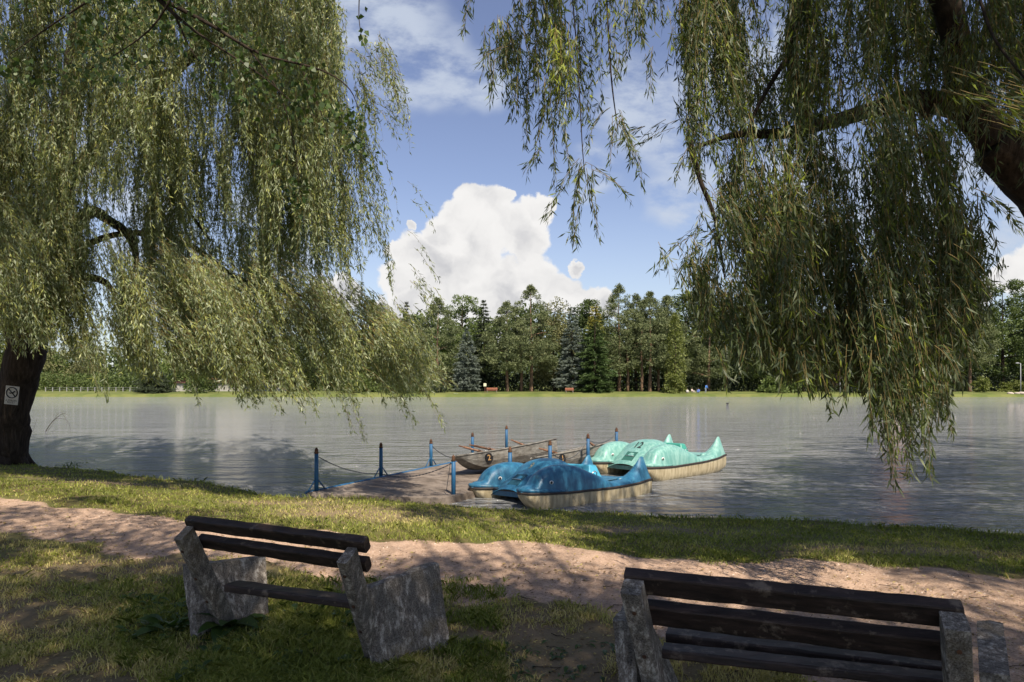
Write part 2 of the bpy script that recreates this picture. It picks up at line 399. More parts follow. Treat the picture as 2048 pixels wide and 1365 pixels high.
path = g.mix(g.ramp(tiny, [(.34, (.6, .6, .6)), (.42, (0, 0, 0))]), path, (.10, .07, .05))
pf = g.math('ADD', g.attr('path', 'Fac'), g.math('MULTIPLY', g.math('SUBTRACT', mid, .5), .9))
gcol = g.mix(g.ramp(pf, [(.36, (0, 0, 0)), (.58, (1, 1, 1))]), gcol, path)
gs = g.n.new('ShaderNodeSeparateXYZ'); g.l.new(g.tc.outputs['Object'], gs.inputs[0])
gcol = g.mix(g.math('MULTIPLY', g.math('GREATER_THAN', gs.outputs[1], 60.0), .75), gcol, g.mix(g.ramp(g.noise(.35, 4), [(.4, (0, 0, 0)), (.6, (1, 1, 1))]), (.075, .11, .028), (.14, .16, .05)))
g.col(gcol); g.bump(g.math('ADD', g.math('ADD', fine, g.math('MULTIPLY', mid, .8)), g.math('MULTIPLY', tiny, .5)), .8, .018)
me = np_mesh('ground', np.stack([X, Y, Z], -1).reshape(-1, 3), Fc, 4, {'path': pm.ravel(), 'bare': bm_.ravel()}, True)
tag(new_obj('ground', me, g), kind='structure')

# ------------------------------------------------------------------ water
wt = Mt('lake_water', .04, .5)
wt.b.inputs['IOR'].default_value = 1.5
murk = wt.noise(.12, 4, .6, stretch=(.3, 1, 1)); wt.col(wt.ramp(murk, [(.3, (.165, .172, .178)), (.7, (.205, .21, .213))]))
n1 = wt.noise(1.7, 3, .5, stretch=(.5, 1.5, 1)); n2 = wt.noise(5.5, 4, .6, stretch=(.95, 1.3, 1)); n3 = wt.noise(.5, 3, .5, stretch=(.5, 1, 1))
hh = wt.math('ADD', wt.math('MULTIPLY', n1, 1.8), wt.math('MULTIPLY', n2, .6)); hh = wt.math('ADD', hh, wt.math('MULTIPLY', n3, 2.4))
wt.bump(hh, 1.0, .26)
WX = axis(-10, 10, 2, 900, 1.3); WY = np.array([-60, 0, 5, 10, 15, 20, 40, 70, 100, 121.5])
XX, YY = np.meshgrid(WX, WY); ii = np.arange(XX.size).reshape(XX.shape)
me = np_mesh('water', np.stack([XX, YY, 0 * XX], -1).reshape(-1, 3), np.stack([ii[:-1, :-1], ii[:-1, 1:], ii[1:, 1:], ii[1:, :-1]], -1).reshape(-1, 4), 4, None, True)
tag(new_obj('water', me, wt), kind='structure')

# ------------------------------------------------------------------ hills at the left behind the park
hm = Mt('hill_green', .95).col((.055, .075, .045)); mb = MB(); rows = []
for k in range(5):
    rows.append([(x, 560 + k * 60 + 20 * math.sin(x * .01), .5 + (0, 14, 26, 33, 30)[k] * (1 + .35 * math.sin(x * .006 + k * .3) + .12 * math.sin(x * .03))) for x in range(-900, 901, 20)])
mb.grid(rows, 0, True); o = mb.build('hills', hm); tag(o, kind='structure')

# ------------------------------------------------------------------ foliage generators
def unit(a): return a / np.maximum(np.linalg.norm(a, axis=-1, keepdims=True), 1e-9)
def leaf_quads(pos, dirv, length, width, nrm=None):
    """diamond leaves; returns V (n*4,3)"""
    n = len(pos); r = unit(rng.normal(size=(n, 3))) if nrm is None else unit(nrm)
    side = unit(np.cross(dirv, r)); L = length[:, None]; W = width[:, None]
    fold = np.cross(side, dirv) * W * .25
    V = np.stack([pos, pos + dirv * L * .42 + side * W * .5 + fold, pos + dirv * L, pos + dirv * L * .42 - side * W * .5 + fold], 1)
    return V.reshape(-1, 3)
def quads(n): return np.arange(n * 4).reshape(n, 4)
def inpoly(px, py, poly):
    px = np.asarray(px); py = np.asarray(py); r = np.zeros(px.shape, bool); j = len(poly) - 1
    for i in range(len(poly)):
        xi, yi = poly[i]; xj, yj = poly[j]
        with np.errstate(divide='ignore', invalid='ignore'):
            r ^= ((yi > py) != (yj > py)) & (px < (xj - xi) * (py - yi) / (yj - yi + 1e-12) + xi)
        j = i
    return r
def Pn(px, py, d): return np.stack([(px - 1024) / F * d, d, EYE - (py - HOR) / F * d], -1)
class Crown:
    def __init__(s): s.V = []; s.T = []; s.tv = []; s.tf = []; s.tb = 0
    def leaves(s, pos, dirv, length, width, tint, nrm=None):
        s.V.append(leaf_quads(pos, dirv, length, width, nrm)); s.T.append(np.repeat(tint, 4))
    def twigs(s, C, r0):
        """C (n,k,3) centre lines; 3-sided twigs"""
        n, k, _ = C.shape; T = unit(np.gradient(C, axis=1)); a = unit(np.cross(T, np.array([.3, .9, .1]))); b = np.cross(a, T)
        r = np.linspace(1, .35, k)[None, :, None] * (r0[:, None, None] if np.ndim(r0) else r0)
        ring = np.stack([C + (a * math.cos(q) + b * math.sin(q)) * r for q in (0, 2.094, 4.189)], 2)
        ids = np.arange(n * k * 3).reshape(n, k, 3) + s.tb; s.tb += n * k * 3
        f = np.stack([ids[:, :-1], np.roll(ids, -1, 2)[:, :-1], np.roll(ids, -1, 2)[:, 1:], ids[:, 1:]], -1).reshape(-1, 4)
        s.tv.append(ring.reshape(-1, 3)); s.tf.append(f)
    def strands(s, top, L, slant, tint, leafL=.10, leafW=.019, gap=.027, r0=.003, curl=.25, spread=.55, k=7, tvar=.25):
        """hanging willow rods: top (n,3), L (n,), slant (n,3) sideways drift per length"""
        n = len(top); t = np.linspace(0, 1, k)[None, :, None]
        ph = rng.uniform(0, 6.28, (n, 1, 2)); wob = np.sin(t[..., 0:1] * 5 + ph[..., 0:1]) * np.array([1., 0, 0]) + np.cos(t[..., 0:1] * 4 + ph[..., 1:2]) * np.array([0, 1., 0])
        Ln = L[:, None, None]
        C = top[:, None, :] + slant[:, None, :] * Ln * (t * (1 + curl) - curl * t * t) + np.array([0, 0, -1.]) * Ln * (t ** (1 + curl)) + wob * Ln * .035 * t
        s.twigs(C, r0)
        cnt = np.maximum((L / gap * 1.0).astype(int), 3); si = np.repeat(np.arange(n), cnt)
        u = rng.uniform(.04, 1.0, len(si)); q = u * (k - 1); i0 = np.minimum(q.astype(int), k - 2); fr = (q - i0)[:, None]
        p = C[si, i0] * (1 - fr) + C[si, i0 + 1] * fr; T = unit(C[si, i0 + 1] - C[si, i0])
        d = unit(T * 1.0 + rng.normal(size=p.shape) * spread + np.array([0, 0, -.25]))
        p = p + rng.normal(size=p.shape) * .012
        ll = leafL * rng.uniform(.65, 1.2, len(si)); s.leaves(p, d, ll, leafW * rng.uniform(.8, 1.2, len(si)), np.clip(tint[si] + rng.normal(0, tvar, len(si)), 0, 1))
    def build(s, name, lm, tm, parent):
        V = np.concatenate(s.V) if s.V else np.zeros((0, 3)); f = quads(len(V) // 4); T = np.concatenate(s.T)
        mi = np.zeros(len(f), int)
        if s.tv:
            tv = np.concatenate(s.tv); tf = np.concatenate(s.tf) + len(V); V = np.concatenate([V, tv]); f = np.concatenate([f, tf]); T = np.concatenate([T, np.full(len(tv), .4)]); mi = np.concatenate([mi, np.ones(len(tf), int)])
        V = V - np.array(parent.location)
        print(name, len(f), 'faces')
        return new_obj(name, np_mesh(name, V, f, 4, {'tint': T}, False, mi), [lm, tm], parent)
def nz(p, scale, stretch=(1, 1, 1), off=0):
    q = np.asarray(p) * scale * np.array(stretch)
    return np.array([mn.noise(Vector(v) + Vector((off, off, off))) for v in q])
def region(poly, n, d0, d1, holes=1.0, nscale=.9, nstr=(1, 1, .3), off=0, dfun=None):
    """random points in an outline, at distances d0..d1, thinned by a clump noise"""
    poly = np.array(poly, float); lo, hi = poly.min(0), poly.max(0)
    px = rng.uniform(lo[0], hi[0], n * 3); py = rng.uniform(lo[1], hi[1], n * 3); k = inpoly(px, py, poly); px, py = px[k][:n], py[k][:n]
    d = rng.uniform(d0, d1, len(px))
    if dfun is not None: d = d + dfun(px, py)
    p = Pn(px, py, d); v = nz(p, nscale, nstr, off)
    keep = v > (holes - 1.0) if holes < 1 else v > rng.uniform(-1, 0, len(v)) * 0 + (holes - 1.0)
    return p[keep], px[keep], py[keep], v[keep]
def limb(mb, pts, radii, n=10, amp=.1, mi=0, sub=6):
    """a gnarled limb through (px,py,d) or Vector points"""
    Q = [P(*p) if not isinstance(p, Vector) else p for p in pts]; out = []; rr = []
    for i in range(len(Q) - 1):
        p0 = Q[max(i - 1, 0)]; p1 = Q[i]; p2 = Q[i + 1]; p3 = Q[min(i + 2, len(Q) - 1)]
        for k in range(sub):
            t = k / sub
            c = .5 * ((2 * p1) + (p2 - p0) * t + (2 * p0 - 5 * p1 + 4 * p2 - p3) * t * t + (3 * p1 - 3 * p2 + p3 - p0) * t ** 3)
            r = radii[i] * (1 - t) + radii[i + 1] * t
            out.append(c + Vector((fbm(c * 1.5), fbm(c * 1.5 + Vector((9, 9, 9))), 0)) * r * amp); rr.append(r)
    out.append(Q[-1]); rr.append(radii[-1])
    b0 = len(mb.v); mb.tube(out, rr, n, mi, True)
    for k in range(b0, len(mb.v)):
        v = Vector(mb.v[k]); i = min((k - b0) // n, len(out) - 1); c = out[i]; a = math.atan2(v.y - c.y, v.x - c.x)
        f = 1 + amp * (fbm(v * 2.2) * .8 + .6 * math.sin(a * 5 + v.z * .7) * .5)
        mb.v[k] = tuple(c + (v - c) * f)

# ------------------------------------------------------------------ left willow
base = P(6, 918, 18.2); base.z = float(hz(base.x, base.y)) - .1
WL = empty('willow_tree', base)
tag(WL, 'large weeping willow with a thick leaning trunk at the left shore', 'tree', 'weeping willows on the near shore')
mb = MB()
limb(mb, [base, P(15, 860, 18.1), P(34, 780, 18), P(52, 700, 17.9), P(42, 650, 17.9), P(24, 610, 17.9)], [.54, .47, .44, .45, .44, .38], 20, .16)
b = base
for k in range(7):   # root flare
    a = k * .9; limb(mb, [base + Vector((.3 * math.cos(a), .3 * math.sin(a), .55)), base + Vector((.5 * math.cos(a), .5 * math.sin(a), .14)), base + Vector((.8 * math.cos(a), .8 * math.sin(a), -.1))], [.2, .16, .05], 8, .1, 0, 4)
trunk = mb.build('trunk', M_bark, WL); local(trunk, base)
mb = MB()
limb(mb, [P(46, 680, 17.9), P(80, 600, 17.5), P(118, 500, 17), P(125, 330, 16.6), P(140, 200, 16), P(170, -50, 15.5), P(230, -350, 15)], [.40, .34, .28, .24, .2, .15, .05], 12, .12)
limb(mb, [P(24, 620, 17.9), P(0, 560, 18), P(-40, 440, 18), P(-60, 200, 18), P(-80, -100, 18), P(-60, -400, 17.5)], [.42, .36, .3, .22, .15, .05], 12, .12)
limb(mb, [P(100, 545, 17.3), P(170, 430, 16.5), P(215, 440, 15.9), P(262, 478, 15.5), P(274, 535, 15.3)], [.2, .15, .11, .09, .05], 8, .1)
limb(mb, [P(122, 380, 16.6), P(230, 260, 16), P(330, 160, 15), P(450, 60, 14), P(560, 20, 13.5), P(640, 70, 13)], [.2, .16, .13, .1, .07, .02], 8, .1)
limb(mb, [P(140, 200, 16), P(240, 80, 15), P(360, -60, 14), P(520, -180, 13), P(680, -150, 12.5)], [.17, .14, .11, .08, .02], 8, .1)
limb(mb, [P(110, 520, 17), P(230, 470, 16), P(360, 480, 15.2), P(480, 560, 14.6), P(600, 590, 14.2), P(700, 625, 13.9), P(800, 680, 13.6)], [.09, .07, .06, .05, .04, .03, .012], 8, .1)
limb(mb, [P(300, 200, 15.2), P(340, 280, 14.8), P(352, 380, 14.5), P(420, 480, 14.2)], [.09, .07, .05, .02], 7, .1)
limb(mb, [P(60, 620, 17.6), P(130, 560, 16.5), P(200, 560, 15), P(240, 600, 14)], [.16, .12, .08, .02], 7, .1)
br = mb.build('branch', M_bark, WL); local(br, base)
cr = Crown()
ENVX = [-300, 0, 60, 100, 150, 210, 260, 300, 345, 380, 430, 470, 520, 570, 620, 700, 760, 800, 850, 900, 950, 1000, 1060, 1200, 1290, 1340, 1400, 1480, 1560, 1640, 1700, 1735, 1780, 1860, 1895, 1950, 2000, 2048, 2300]
ENVY = [700, 690, 715, 690, 735, 765, 735, 765, 785, 785, 755, 785, 812, 810, 812, 828, 800, 800, 790, 770, 150, 240, 270, 260, 520, 600, 670, 735, 755, 795, 765, 800, 930, 930, 790, 700, 600, 460, 400]
def add(poly, n, d0, d1, L, slant, tint, holes=.85, off=0, nscale=.9, nstr=(1, 1, .25), dfun=None, crown=None, **kw):
    m = kw.pop('rope', 11)
    p, px, py, v = region(poly, max(n // m, 1), d0, d1, holes, nscale, nstr, off, dfun)
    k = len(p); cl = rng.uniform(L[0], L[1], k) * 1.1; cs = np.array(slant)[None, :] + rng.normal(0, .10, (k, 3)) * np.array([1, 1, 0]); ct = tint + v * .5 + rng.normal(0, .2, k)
    mm = rng.integers(m // 2, int(m * 1.7) + 1, k); i = np.repeat(np.arange(k), mm); sp = rng.uniform(.05, .13, k)[i][:, None]
    Ls = cl[i] * rng.uniform(.55, 1.15, len(i)); sv = cs[i] + rng.normal(0, .06, (len(i), 3)) * np.array([1, 1, 0])
    top = p[i] + rng.normal(size=(len(i), 3)) * np.array([1, 1, 0]) * sp + np.array([0, 0, 1.]) * (cl[i] * .5 + rng.uniform(-.35, .1, len(i)) * cl[i])[:, None] - sv * (Ls * .5)[:, None]
    tn = np.clip(ct[i] + rng.normal(0, .08, len(i)), 0, 1)
    bx = top + sv * Ls[:, None]; bpx = 1024 + F * bx[:, 0] / bx[:, 1]; zmin = EYE - (np.interp(bpx, ENVX, ENVY) + rng.uniform(-45, 8, len(i)) - HOR) / F * bx[:, 1]
    ex = np.maximum(zmin - (top[:, 2] - Ls), 0); Ls = np.where(ex > 0, np.maximum(Ls - ex * .6, Ls * .5), Ls); ex = np.maximum(zmin - (top[:, 2] - Ls), 0); top = top + np.array([0, 0, 1.]) * ex[:, None]
    (crown or cr).strands(top, Ls, sv, tn, **kw)
# big upper crown
A1 = [(-420, -450), (640, -450), (650, -20), (690, 90), (720, 200), (690, 330), (690, 440), (640, 500), (560, 560), (400, 600), (-300, 620)]
add(A1, 6500, 14.2, 17.5, (.9, 2.2), (.03, 0, 0), .12, .82, 0)  # back layer tinted darker: inner shade put into the leaf colour
add(A1, 9500, 11.8, 14.2, (1.0, 2.4), (.05, 0, 0), .5, .93, 2, nscale=.62)
add([(-200, -200), (640, -200), (650, 60), (700, 180), (660, 300), (640, 400), (560, 470), (300, 350), (-100, 400)], 4200, 10.8, 12.4, (.8, 1.9), (.05, 0, 0), .6, 1.05, 5, nscale=.7)
# loose fringe on the right edge of the upper crown
add([(620, -100), (680, 20), (780, 110), (800, 200), (790, 260), (740, 240), (700, 120)], 150, 11.5, 13, (.5, 1.2), (.35, 0, 0), .75, .95, 8, spread=.8, gap=.045)
add([(640, 240), (730, 280), (735, 340), (750, 430), (760, 460), (720, 480), (690, 530), (650, 520), (600, 380)], 330, 11, 13, (.8, 1.7), (.16, 0, 0), .6, .9, 8)
# the two bright lower masses
add([(-80, 380), (120, 420), (230, 500), (290, 590), (305, 680), (280, 720), (200, 730), (120, 660), (40, 620), (-80, 640)], 2600, 11.2, 13.2, (.7, 1.4), (.32, 0, 0), .62, .97, 11)
add([(100, 640), (230, 700), (200, 760), (160, 720), (110, 690)], 60, 12, 13, (.6, 1.2), (.1, 0, 0), .5, 1.0, 11)
add([(180, 660), (300, 700), (345, 790), (320, 780), (240, 740), (215, 775), (190, 740)], 110, 11.5, 13, (.5, 1.1), (.12, 0, 0), .5, 1.0, 13)
add([(330, 540), (480, 560), (600, 570), (700, 600), (780, 640), (835, 690), (875, 730), (895, 760), (870, 775), (790, 785), (720, 770), (640, 770), (560, 770), (500, 760), (440, 730), (380, 730), (320, 680)], 4600, 11.6, 15, (.6, 1.4), (.62, 0, 0), .48, .93, 15)
add([(560, 590), (650, 590), (720, 600), (800, 660), (860, 720), (840, 720), (760, 680), (660, 650), (580, 640)], 420, 11.4, 12.6, (.5, 1.1), (.75, 0, 0), .75, 1.0, 15)
add([(330, 500), (480, 600), (520, 720), (480, 770), (420, 700), (350, 640)], 420, 11, 12.4, (.7, 1.5), (.4, 0, 0), .62, 1.0, 17)
# tips that reach down over the water
tips = [(170, 690, 200, 790), (205, 700, 215, 800), (340, 700, 352, 775), (385, 720, 396, 815), (462, 730, 486, 815), (470, 745, 560, 825), (520, 760, 566, 830), (555, 770, 614, 840), (600, 760, 634, 828), (668, 760, 706, 870), (690, 780, 726, 884),
        (760, 740, 768, 815), (730, 740, 815, 835), (780, 770, 830, 855), (820, 750, 885, 860), (850, 755, 905, 790), (860, 750, 900, 775), (640, 740, 660, 800), (700, 740, 740, 800), (570, 745, 590, 800), (430, 720, 440, 780), (870, 745, 915, 775), (740, 190, 795, 245), (730, 150, 788, 215), (700, 100, 770, 160), (728, 370, 760, 440), (716, 420, 740, 505), (690, 470, 700, 545), (640, 560, 655, 610)]
def tipset(lst, d0, d1, crown, tint, n=3, jit=10, **kw):
    for (a, b2, c, d2) in lst:
        for k in range(n):
            d = random.uniform(d0, d1); t = P(a + random.uniform(-jit, jit), b2 + random.uniform(-jit, jit), d); e = P(c + random.uniform(-jit, jit) * .3, d2 - abs(random.uniform(0, jit)) * k * .8, d)
            Ls = max(t.z - e.z, .15); sv = (e - t) / Ls; sv.z = 0
            crown.strands(np.array([t]), np.array([Ls]), np.array([sv]), np.array([tint]), **kw)
tipset(tips, 11.2, 13, cr, .45, 3, 10, gap=.03)
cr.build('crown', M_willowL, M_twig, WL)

# ------------------------------------------------------------------ right willow
baseR = Vector((7.9, 7.6, 0)); baseR.z = float(hz(7.9, 7.6)) - .1
WR = empty('willow_tree', baseR)
tag(WR, 'dark weeping willow reaching in from the right with a bare horizontal limb', 'tree', 'weeping willows on the near shore')
mb = MB()
limb(mb, [baseR, baseR + Vector((-.2, 0, 1.2)), P(2240, 520, 7.6), P(2150, 440, 7.5), P(2060, 350, 7.4), P(1985, 285, 7.3)], [.62, .48, .40, .34, .27, .22], 18, .14)
limb(mb, [P(2200, 470, 7.6), P(2260, 300, 7.4), P(2300, 0, 7.2), P(2280, -400, 7), P(2200, -800, 6.8)], [.3, .27, .22, .16, .06], 12, .1)
trunk = mb.build('trunk', M_bark, WR); local(trunk, baseR)
mb = MB()
limb(mb, [P(1985, 285, 7.3), P(1930, 222, 7.3), P(1870, 205, 7.3), P(1800, 205, 7.25), P(1740, 222, 7.2), P(1640, 250, 7.2), P(1560, 268, 7.15), P(1470, 270, 7.1), P(1380, 300, 7)], [.19, .14, .125, .105, .085, .07, .055, .035, .012], 12, .12)
limb(mb, [P(1985, 285, 7.3), P(1935, 180, 7.2), P(1900, 40, 7), P(1820, -160, 6.6), P(1600, -400, 6.2), P(1300, -520, 6)], [.17, .15, .13, .1, .07, .03], 10, .12)
limb(mb, [P(1610, 255, 7.15), P(1592, 180, 7.1), P(1582, 80, 7), P(1588, -60, 6.9), P(1500, -240, 6.7), P(1250, -280, 6.5), P(1100, -200, 6.5)], [.05, .055, .06, .065, .06, .04, .015], 9, .12)
limb(mb, [P(1585, 100, 7), P(1540, 170, 6.9), P(1500, 250, 6.8), P(1465, 380, 6.6)], [.03, .022, .016, .008], 6, .1)
limb(mb, [P(1380, 285, 7), P(1400, 360, 6.9), P(1430, 440, 6.8), P(1450, 560, 6.6)], [.03, .024, .018, .006], 6, .1)
limb(mb, [P(1590, 262, 7.1), P(1575, 330, 7), P(1585, 400, 6.9), P(1600, 520, 6.8), P(1590, 640, 6.7)], [.03, .025, .02, .014, .006], 6, .1)
limb(mb, [P(1820, 208, 7.2), P(1818, 280, 7.1), P(1812, 360, 7.0), P(1800, 460, 6.9)], [.022, .018, .014, .006], 6, .1)
limb(mb, [P(1824, 210, 7.2), P(1838, 300, 7.1), P(1850, 370, 7.0)], [.02, .014, .005], 6, .1)
limb(mb, [P(1840, 210, 7.2), P(1852, 232, 7.15), P(1862, 240, 7.15)], [.045, .04, .02], 7, .3)
limb(mb, [P(1140, -60, 6.6), P(1155, 120, 6.5), P(1165, 300, 6.5), P(1172, 360, 6.5)], [.008, .006, .005, .003], 5, .05)
limb(mb, [P(1210, -60, 6.6), P(1222, 150, 6.5), P(1236, 260, 6.5)], [.010, .008, .004], 5, .05)
limb(mb, [P(1960, 0, 6), P(1990, 80, 5.8), P(2060, 170, 5.5)], [.014, .012, .008], 5, .05)
limb(mb, [P(1650, 400, 6.8), P(1690, 520, 6.6), P(1700, 640, 6.4)], [.03, .02, .006], 6, .1)
br = mb.build('branch', M_bark, WR); local(br, baseR)
cr = Crown(); kwR = dict(leafL=.098, leafW=.0145, gap=.024)
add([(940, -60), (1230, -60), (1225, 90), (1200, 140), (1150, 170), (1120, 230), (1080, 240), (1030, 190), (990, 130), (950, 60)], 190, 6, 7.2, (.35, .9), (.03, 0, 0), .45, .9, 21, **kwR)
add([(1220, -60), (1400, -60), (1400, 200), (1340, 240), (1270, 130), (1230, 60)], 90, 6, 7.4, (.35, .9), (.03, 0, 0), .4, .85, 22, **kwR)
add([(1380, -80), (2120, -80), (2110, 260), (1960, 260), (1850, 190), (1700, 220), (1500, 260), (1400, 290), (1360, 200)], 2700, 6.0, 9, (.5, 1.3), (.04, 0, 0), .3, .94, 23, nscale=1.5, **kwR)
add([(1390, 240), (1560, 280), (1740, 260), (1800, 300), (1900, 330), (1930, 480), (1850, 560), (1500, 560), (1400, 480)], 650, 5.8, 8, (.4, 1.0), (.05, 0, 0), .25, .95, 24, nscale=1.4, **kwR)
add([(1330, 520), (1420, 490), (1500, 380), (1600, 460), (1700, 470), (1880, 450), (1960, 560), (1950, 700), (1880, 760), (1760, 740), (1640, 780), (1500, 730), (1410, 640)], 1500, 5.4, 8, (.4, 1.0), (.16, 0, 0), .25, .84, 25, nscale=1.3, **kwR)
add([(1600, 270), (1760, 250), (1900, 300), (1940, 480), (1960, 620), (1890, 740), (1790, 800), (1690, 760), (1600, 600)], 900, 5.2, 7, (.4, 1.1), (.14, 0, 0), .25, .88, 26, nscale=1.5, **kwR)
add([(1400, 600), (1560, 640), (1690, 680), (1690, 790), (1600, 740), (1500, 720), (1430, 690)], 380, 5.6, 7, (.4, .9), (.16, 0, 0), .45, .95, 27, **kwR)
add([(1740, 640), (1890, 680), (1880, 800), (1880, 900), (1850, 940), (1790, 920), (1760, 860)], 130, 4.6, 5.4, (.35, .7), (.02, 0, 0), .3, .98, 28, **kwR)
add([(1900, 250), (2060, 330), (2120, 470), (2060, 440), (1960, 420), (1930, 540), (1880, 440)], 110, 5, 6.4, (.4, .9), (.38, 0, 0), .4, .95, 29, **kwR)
# sprays blowing right in front of the trunk, sunlight put into their bright tint
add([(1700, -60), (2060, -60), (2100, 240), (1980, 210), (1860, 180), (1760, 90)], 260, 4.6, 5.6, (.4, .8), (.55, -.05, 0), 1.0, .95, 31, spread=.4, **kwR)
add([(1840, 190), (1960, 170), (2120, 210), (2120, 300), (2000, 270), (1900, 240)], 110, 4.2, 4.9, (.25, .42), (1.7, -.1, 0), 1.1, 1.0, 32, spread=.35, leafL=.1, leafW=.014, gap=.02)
tipR = [(1010, 90, 955, 130), (940, -20, 925, 70), (985, 110, 985, 190), (1030, 160, 1030, 235), (1052, 180, 1052, 300), (1080, 200, 1075, 330), (1110, 220, 1112, 370), (1130, 240, 1138, 345), (1085, 300, 1050, 350), (1166, 320, 1090, 450), (1168, 330, 1140, 480), (1168, 345, 1150, 495), (1172, 340, 1192, 480), (1178, 330, 1262, 405), (1210, 210, 1170, 300), (1236, 230, 1262, 330), (1240, 240, 1285, 375), (1236, 230, 1222, 330), (1290, 260, 1226, 300),
        (1340, 250, 1260, 320), (1380, 300, 1350, 360), (1410, 430, 1390, 500), (1400, 460, 1310, 545), (1440, 470, 1350, 560), (1420, 500, 1390, 610), (1240, 100, 1235, 160), (1300, 100, 1300, 200), (1390, 560, 1400, 660),
        (1620, 700, 1665, 830), (1600, 700, 1620, 790), (1560, 700, 1560, 790), (1440, 700, 1452, 780), (1480, 690, 1480, 750), (1740, 700, 1742, 880), (1770, 790, 1790, 970), (1800, 790, 1820, 960), (1840, 800, 1860, 965), (1870, 760, 1905, 870), (1880, 700, 1925, 780),
        (1960, 380, 2046, 470), (1900, 500, 1985, 600), (1910, 560, 1970, 690), (1700, 700, 1690, 810), (1880, 600, 1950, 740)]
tipset(tipR[:28], 6, 7, cr, .35, 3, 12, **kwR); tipset(tipR[28:], 4.8, 5.8, cr, .3, 4, 12, **kwR)
# unseen rest of its crown, above and to the right, placed for its shade
def canopy(cr, centres, rad, per, L=(.6, 1.3), tint=.4, leafL=.15, leafW=.035, flat=.5):
    for c, r_ in zip(centres, rad):
        n = int(per * r_ * r_); p = np.array(c) + rng.normal(size=(n, 3)) * np.array([r_ * .5, r_ * .5, r_ * .5 * flat])
        cr.leaves(p, unit(rng.normal(size=(n, 3)) + np.array([0, 0, -.4])), leafL * rng.uniform(.7, 1.2, n), leafW * rng.uniform(.8, 1.3, n), np.clip(rng.normal(tint, .25, n), 0, 1))
cen = []; rad = []
for k in range(120):
    a = random.uniform(0, 6.28); q = random.uniform(0, 1) ** .5; x = 15.5 + 6.5 * q * math.cos(a); y = 8.5 + 6.0 * q * math.sin(a); z = 8.5 + 4.5 * (1 - q * q) + random.uniform(-1.5, 1)
    if (x / max(y, .1)) * F + 1024 < 2100 and z < EYE + y * .5627 + 1.5: continue
    cen.append((x, y, z)); rad.append(random.uniform(.8, 1.6))
for k in range(110):  # extra unseen clumps, added to shade the hanging strands and right bank
    a = random.uniform(0, 6.28); q = random.uniform(0, 1) ** .5; x = 8.8 + 3.9 * q * math.cos(a); y = 2.4 + 3.2 * q * math.sin(a); z = random.uniform(7.5, 12)
    if z < EYE + y * .5627 + 1.8: continue
    cen.append((x, y, z)); rad.append(random.uniform(.8, 1.5))
canopy(cr, cen, rad, 260)
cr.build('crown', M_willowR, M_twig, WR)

# ------------------------------------------------------------------ broad-leaved tree overhead, its trunk behind the viewer
SHADE_PX = [-600, -200, 0, 200, 400, 600, 800, 1000, 1200, 1400, 1600, 1800, 2048, 2600]
SHADE_PY = [870, 920, 960, 1000, 1040, 1080, 1120, 1160, 1200, 1260, 1340, 1450, 1700]
SHADE = np.array([
 [.9, .9, .9, .5, .3, .0, .0, .0, .0, .0, .3, .7, .9, .9],
 [.9, .95, .95, .8, .7, .6, .3, .2, .2, .2, .7, .9, .95, .95],
 [.9, .8, .6, .4, .35, .4, .45, .5, .6, .5, .8, .95, .95, .95],
 [.8, .6, .35, .25, .2, .1, .3, .6, .75, .7, .9, .95, .95, .95],
 [.8, .6, .55, .6, .45, .10, .05, .10, .25, .65, .8, .9, .9, .9],
 [.8, .7, .6, .6, .5, .35, .15, .10, .35, .7, .75, .75, .8, .8],
 [.8, .7, .75, .6, .5, .4, .25, .25, .25, .40, .6, .7, .7, .7],
 [.85, .7, .72, .74, .7, .6, .6, .6, .4, .25, .25, .3, .5, .6],
 [.85, .7, .72, .74, .8, .85, .85, .8, .6, .4, .3, .25, .3, .4],
 [.85, .7, .68, .72, .82, .85, .86, .8, .75, .75, .65, .5, .3, .3],
 [.85, .7, .65, .70, .80, .87, .86, .8, .74, .74, .66, .66, .4, .3],
 [.85, .75, .7, .72, .80, .86, .86, .84, .8, .8, .8, .8, .7, .6],
 [.9, .8, .8, .8, .8, .85, .85, .85, .8, .8, .8, .8, .8, .8]])
def shade_at(x, y):
    px = 1024 + F * x / y; py = HOR + F * 1.85 / y
    i = np.interp(px, SHADE_PX, range(len(SHADE_PX))); j = np.interp(py, SHADE_PY, range(len(SHADE_PY)))
    i0 = min(int(i), len(SHADE_PX) - 2); j0 = min(int(j), len(SHADE_PY) - 2); a, b = i - i0, j - j0; S = SHADE
    return S[j0, i0] * (1 - a) * (1 - b) + S[j0, i0 + 1] * a * (1 - b) + S[j0 + 1, i0] * (1 - a) * b + S[j0 + 1, i0 + 1] * a * b
baseO = Vector((3.5, -4.2, .45)); OT = empty('poplar_tree', baseO)
tag(OT, 'round leaved tree whose dark twigs overhang the left willow from above', 'tree')
mb = MB(); top = Vector((3.4, -3.8, 7.5))
limb(mb, [baseO, Vector((3.5, -4.1, 2.5)), Vector((3.3, -4, 5)), top], [.5, .4, .34, .28], 14, .12)
trunk = mb.build('trunk', M_bark, OT); local(trunk, baseO)
mb = MB()
for k in range(14):
    a = random.uniform(-.6, 3.8); r_ = random.uniform(5, 11); e = Vector((3.4 + r_ * math.cos(a), -3.8 + .75 * r_ * math.sin(a), random.uniform(10.8, 12.5)))
    if e.z < EYE + e.y * .5627 + 1.2: continue
    limb(mb, [top, top.lerp(e, .4) + Vector((0, 0, 1.2)), top.lerp(e, .75) + Vector((0, 0, .6)), e], [.05, .03, .018, .008], 6, .1, 0, 4)
